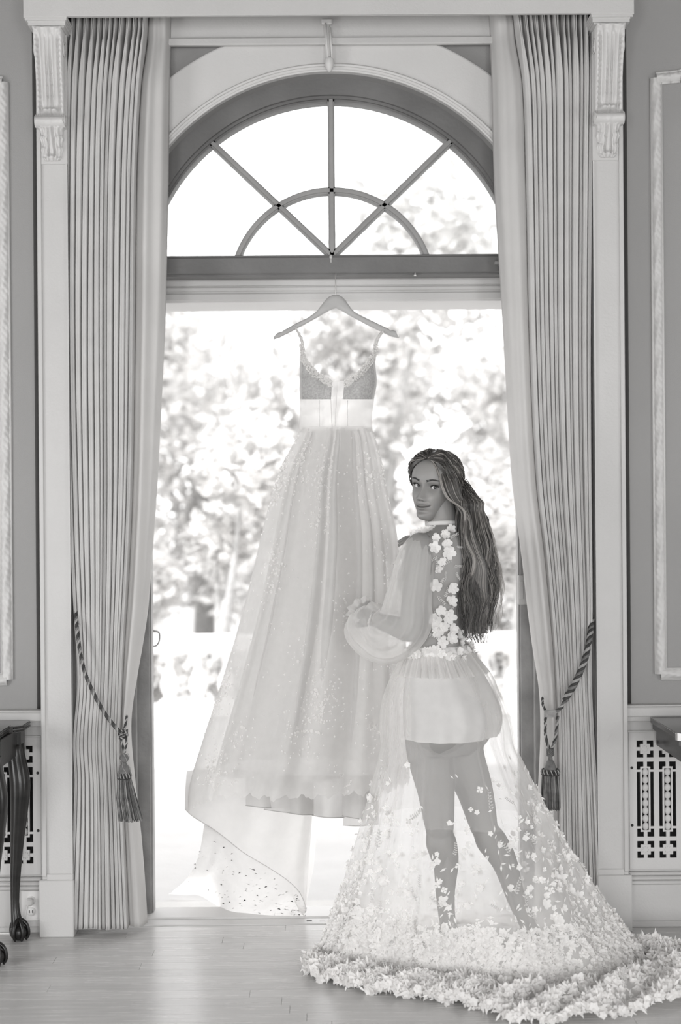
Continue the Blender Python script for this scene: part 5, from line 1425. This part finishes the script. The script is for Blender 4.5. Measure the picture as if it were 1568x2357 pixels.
# bodice flowers seen on the back and shoulder
def torso_hit(px, py):
    best = None
    for k in range(240):
        a = 2 * pi * k / 240; p = torso_pt(py, a, .009)
        d = p - CAM; ppx = 784 + FPX * (d.dot(_R) / d.dot(_F))
        if p.y < YW + .1 and abs(ppx - px) < 3 and (best is None or p.y < best[0].y): best = (p, a)
    return best
BF = [(1003, 1258, 24, 0), (1030, 1250, 22, 0), (1034, 1270, 26, 0), (1026, 1228, 20, 0), (1040, 1216, 18, 0), (1006, 1296, 20, 1), (1018, 1290, 18, 0), (1001, 1284, 15, 1), (1012, 1306, 16, 0), (1033, 1292, 18, 1), (1004, 1344, 26, 0), (1022, 1335, 18, 1), (1042, 1350, 24, 0), (1026, 1360, 16, 1), (1043, 1378, 24, 0),
      (1018, 1372, 18, 1), (1018, 1400, 20, 0), (1038, 1398, 14, 1), (1002, 1425, 30, 0), (1036, 1415, 28, 0), (1024, 1436, 22, 0), (1010, 1448, 24, 0), (1044, 1440, 22, 0), (1040, 1462, 26, 0), (1000, 1462, 22, 1), (1020, 1470, 24, 0), (1056, 1320, 14, 1), (1060, 1256, 12, 1), (1054, 1300, 14, 1), (1060, 1455, 20, 0), (1064, 1475, 22, 0), (1000, 1408, 14, 1), (1030, 1318, 12, 1), (1006, 1236, 18, 0), (1046, 1232, 16, 1)]
for px, py, sz, kind_ in BF:
    h_ = torso_hit(px, py)
    if not h_: continue
    p, a = h_; n_ = (torso_pt(py, a, .05) - torso_pt(py, a, 0)).normalized()
    applique(ra.choice(FB) if kind_ == 0 else ra.choice(LB), 'robe_flower' if kind_ == 0 else 'leaf_sprig', p, n_, sz / 680.0 * (1.15 if kind_ == 0 else .8)); NP += 1
for k in range(34):      # waist garland
    a = 2 * pi * k / 34 + ra.uniform(-.05, .05); p = torso_pt(ra.uniform(1486, 1508), a, .018); n_ = (p - torso_pt(1495, a, 0)).normalized()
    applique(ra.choice(FB), 'robe_flower', p, n_, ra.uniform(.022, .034)); NP += 1
for k in range(12):      # shoulder frills
    t = k / 11; p = Wp(952 + 56 * t + ra.uniform(-3, 3), 1232 - 12 * sin(pi * t * .7) + ra.uniform(-4, 4), -.42 + .07 * t); applique(ra.choice(FB), 'robe_flower', p, Vector((-.2, -.7, .6)), ra.uniform(.020, .030)); NP += 1
seen = 0
while NP < 298:          # the large ones on the side of the skirt the photograph shows
    u = ra.choice((ra.uniform(.5, 1.0), ra.uniform(.45, 1.02), ra.uniform(.85, 1.02))); q = ra.choice((ra.uniform(.45, 1), ra.uniform(.65, 1.02), ra.uniform(.85, 2)))
    if .60 < u % 1 < .90 and q < .84 and ra.random() < .6: continue
    p, n_ = robe_nrm(u, q)
    if q > 1: n_ = Vector((ra.uniform(-.5, .5), -.5, .8)); p.z += .008
    if ra.random() < .5: applique(ra.choice(FB), 'robe_flower', p + n_ * .002, n_, ra.uniform(.022, .042))
    else: applique(ra.choice(LB), 'leaf_sprig', p + n_ * .002, n_, ra.uniform(.020, .034), ra.uniform(-.9, .9))
    NP += 1
# the remaining petals, joined: thicker towards the hem
mb = MB()
def petal_flower(mb, p, n_, s, ra):
    y = -n_.normalized(); x = y.orthogonal().normalized(); z = x.cross(y); a0 = ra.uniform(0, 6.28); k5 = ra.choice((4, 5, 5))
    for k in range(k5):
        a = a0 + 6.283 * k / k5; d = x * cos(a) + z * sin(a); t_ = x * -sin(a) + z * cos(a); w = s * .46; l = -y * s * ra.uniform(.1, .75)
        mb.add([p, p + d * s * .6 + t_ * w + l * .5, p + d * s * 1.05 + l, p + d * s * .6 - t_ * w + l * .5], [(0, 1, 2), (0, 2, 3)], True)
def petal_leaf(mb, p, n_, s, ra):
    y = -n_.normalized(); x = y.orthogonal().normalized(); z = x.cross(y); a = ra.uniform(0, 6.28); d = x * cos(a) + z * sin(a); t_ = x * -sin(a) + z * cos(a); l = -y * s * ra.uniform(.0, .5)
    mb.add([p, p + d * s + t_ * s * .32 + l * .5, p + d * s * 2.1 + l, p + d * s - t_ * s * .32 + l * .5], [(0, 1, 2, 3)], True)
for k in range(2600):
    u = ra.random() if k % 4 == 0 else ra.uniform(.48, 1.03); q = 1 - .62 * abs(ra.gauss(0, .42)); 
    if q < .34 or (.60 < u % 1 < .90 and q < .86 and ra.random() < .72): continue
    p, n_ = robe_nrm(u, q); (petal_flower if ra.random() < .45 else petal_leaf)(mb, p + n_ * .002, n_, ra.uniform(.007, .013), ra)
for k in range(3000):
    u = ra.uniform(.42, 1.08); q = 1.01 - .17 * ra.random() ** 1.3; p, n_ = robe_nrm(u, min(q, .995)); (petal_flower if ra.random() < .6 else petal_leaf)(mb, p + n_ * .003, n_ + Vector((0, 0, .4)), ra.uniform(.008, .015), ra)
for k in range(7000):
    u = ra.random() if k % 5 == 0 else ra.uniform(.42, 1.10); s_ = sqrt(ra.random()); p = skp(u, .97 + 1.03 * s_); p.z += ra.uniform(0, .016) * (.5 + .5 * sin(u * 90 + s_ * 4))
    n_ = Vector((ra.gauss(0, .6), ra.gauss(-.8, .4), .45)).normalized(); (petal_flower if ra.random() < .6 else petal_leaf)(mb, p, n_, ra.uniform(.008, .016), ra)
for k in range(620):     # ruffled edge
    u = ra.uniform(.40, 1.12); p = skp(u, 2.0); p += Vector((ra.gauss(0, .008), ra.gauss(0, .012), ra.uniform(0, .016))); n_ = Vector((ra.gauss(0, .5), -.9, ra.uniform(0, .5))).normalized(); (petal_flower if ra.random() < .5 else petal_leaf)(mb, p, n_, ra.uniform(.009, .017), ra)
rput(mb, 'petals', 'flower_cloth', 'stuff')
# ================================================================== SIDE TABLES
def cabriole(x, y, H, s=1, outx=1, outy=-1):
    """cabriole leg with knee, slim ankle and ball-and-claw foot; bows outward along (outx, outy)"""
    mb = MB(); d = Vector((outx, outy, 0)).normalized(); rows = []
    prof = [(0, .030, .0), (.05, .031, .002), (.12, .034, .012), (.2, .036, .020), (.32, .032, .016), (.5, .024, .004), (.7, .018, -.006), (.82, .0155, -.008), (.88, .018, -.004), (.93, .024, .004)]
    pts = []; rr = []
    for t in [k / 30 * .93 for k in range(31)]:
        r, b = interp(prof, t); pts.append(Vector((x, y, H * (1 - t))) + d * b); rr.append(r)
    mb.tube(pts, rr, 14)
    c = Vector((x, y, 0)) + d * .008
    return mb, c, d
def table(name, label, x0, x1, y0, y1, zt, legs, chamfer=.0):
    root = empty(name, ((x0 + x1) / 2, (y0 + y1) / 2, 0))
    return root
# left: card table with rounded projecting corner, cabriole legs
lt = empty('card_table', (-1.5, -.2, 0)); zt = .775
mb = MB()
def top_poly(x0, x1, y0, y1, r, ear=.0):
    pts = []
    for (cx, cy, a0) in ((x1 - r, y0 + r, -90), (x1 - r, y1 - r * .2, 0), (x0 + r, y1 - r * .2, 90), (x0 + r, y0 + r, 180)):
        rr = r if cy == y0 + r else r * .2
        for k in range(7): a = radians(a0 + 90 * k / 6); pts.append((cx + (r if cy == y0 + r else r * .2) * cos(a) + (0 if cy == y0 + r else (r * .8 if cx > (x0 + x1) / 2 else -r * .8)), cy + rr * sin(a)))
    return pts
mb.prism([(-2.0, .02), (-1.100, .02), (-1.100, -.10), (-1.128, -.125), (-1.150, -.135), (-2.0, -.135)], .752, .775, 'z'); 
mb.prism([(-2.0, -.10), (-1.142, -.10), (-1.142, -.30), (-1.152, -.335), (-1.175, -.36), (-2.0, -.36)], .7535, .7765, 'z')
rel(mb.build('table_top', 'mahogany_top'), lt)
mb = MB()
for z_ in (.757, .769):
    mb.tube([(-1.099, .015, z_), (-1.099, -.10, z_), (-1.127, -.126, z_)], .0035, 6)
    mb.tube([(-1.141, -.12, z_ + .0015), (-1.141, -.30, z_ + .0015), (-1.151, -.336, z_ + .0015), (-1.176, -.361, z_ + .0015), (-2.0, -.361, z_ + .0015)], .0035, 6)
rel(mb.build('edge_bead', 'mahogany'), lt)
mb = MB(); mb.box(-2.0, -1.118, -.02, .02, .655, .752, .002); mb.box(-1.19, -1.13, -.30, .0, .66, .7535, .002); mb.box(-2.0, -1.165, -.335, -.31, .66, .7535, .002); rel(mb.build('apron', 'mahogany'), lt)
for (lx, ly) in ((-1.140, -.035), (-1.155, -.315)):
    mb, c, d = cabriole(lx, ly, .70, 1, 1, -.55)
    mb.box(lx - .026, lx + .024, ly - .024, ly + .026, .64, .753, .004)
    leg = rel(mb.build('leg', 'mahogany'), lt)
    mb = MB(); mb.sphere((c.x, c.y, .030), (.032, .032, .030), 18, 12)
    ball = mb.build('claw_foot', 'mahogany', None); 
    mb2 = MB(); mb2.sphere((c.x, c.y, .030), (.032, .032, .030), 18, 12)
    for k in range(4):
        a = atan2(d.y, d.x) + (k - 1.5) * .9 if k < 3 else atan2(d.y, d.x) + pi
        e = Vector((cos(a), sin(a), 0)); pts = [Vector((c.x, c.y, .075)) + e * .006, Vector((c.x, c.y, .064)) + e * .024, Vector((c.x, c.y, .045)) + e * .034, Vector((c.x, c.y, .022)) + e * .036, Vector((c.x, c.y, .004)) + e * .026]
        mb2.tube(catmull(pts, 12), [.0085 - .004 * q / 12 for q in range(13)], 8)
    bpy.data.objects.remove(ball); o = mb2.build('claw_foot', 'mahogany'); o.location = -lt.location - leg.location * 0; o.parent = leg; o.location = -(leg.location + lt.location)
tag(lt, 'dark polished wood card table with cabriole legs, standing against the left wall', 'table')
# right: table corner with a metal-tipped canted edge
rt_ = empty('side_table', (1.75, -.16, 0)); z1 = .765
mb = MB(); P1 = [(1.146, .035), (2.4, .035), (2.4, -.372), (1.172, -.372), (1.150, -.352)]
mb.prism(P1, z1 - .020, z1, 'z'); rel(mb.build('table_top', 'mahogany_top'), rt_)
mb = MB(); P2 = [(1.152, .03), (2.4, .03), (2.4, -.366), (1.178, -.366), (1.156, -.347)]
mb.prism(P2, z1 - .042, z1 - .0205, 'z'); rel(mb.build('lower_leaf', 'mahogany'), rt_)
mb = MB(); mb.prism([(1.163, .02), (2.39, .02), (2.39, -.355), (1.187, -.355), (1.165, -.34)], z1 - .098, z1 - .0425, 'z'); rel(mb.build('apron', 'mahogany'), rt_)
mb = MB(); mb.prism([(1.1455, -.340), (1.1495, -.3525), (1.1720, -.3735), (1.185, -.3735), (1.185, -.369), (1.150, -.34)], z1 - .024, z1 + .001, 'z'); rel(mb.build('corner_plate', 'brass_edge'), rt_)['label'] = 'bright metal corner plate'
mb = MB(); mb.tube([(1.1455, .03, z1 - .001), (1.1455, -.345, z1 - .001)], .0012, 6); rel(mb.build('edge_line', 'brass_edge'), rt_)
mb = MB(); mb.lathe([(.09, .667), (.05, .64), (.035, .58), (.05, .5), (.062, .42), (.04, .33), (.03, .28), (.055, .25), (.06, .21), (.001, .2)], (1.95, -.17, 0), 24); rel(mb.build('pedestal', 'mahogany'), rt_)
for k in range(4):
    a = pi / 4 + k * pi / 2; e = Vector((cos(a), sin(a) * .55, 0)); c = Vector((1.95, -.17, 0)); mb = MB()
    mb.tube(catmull([c + e * .03 + Vector((0, 0, .24)), c + e * .15 + Vector((0, 0, .18)), c + e * .27 + Vector((0, 0, .05)), c + e * .33 + Vector((0, 0, .02))], 16), [.024 - .008 * q / 16 for q in range(17)], 10); rel(mb.build('leg', 'mahogany'), rt_)
tag(rt_, 'dark table corner with a bright metal tip against the right wall', 'table')
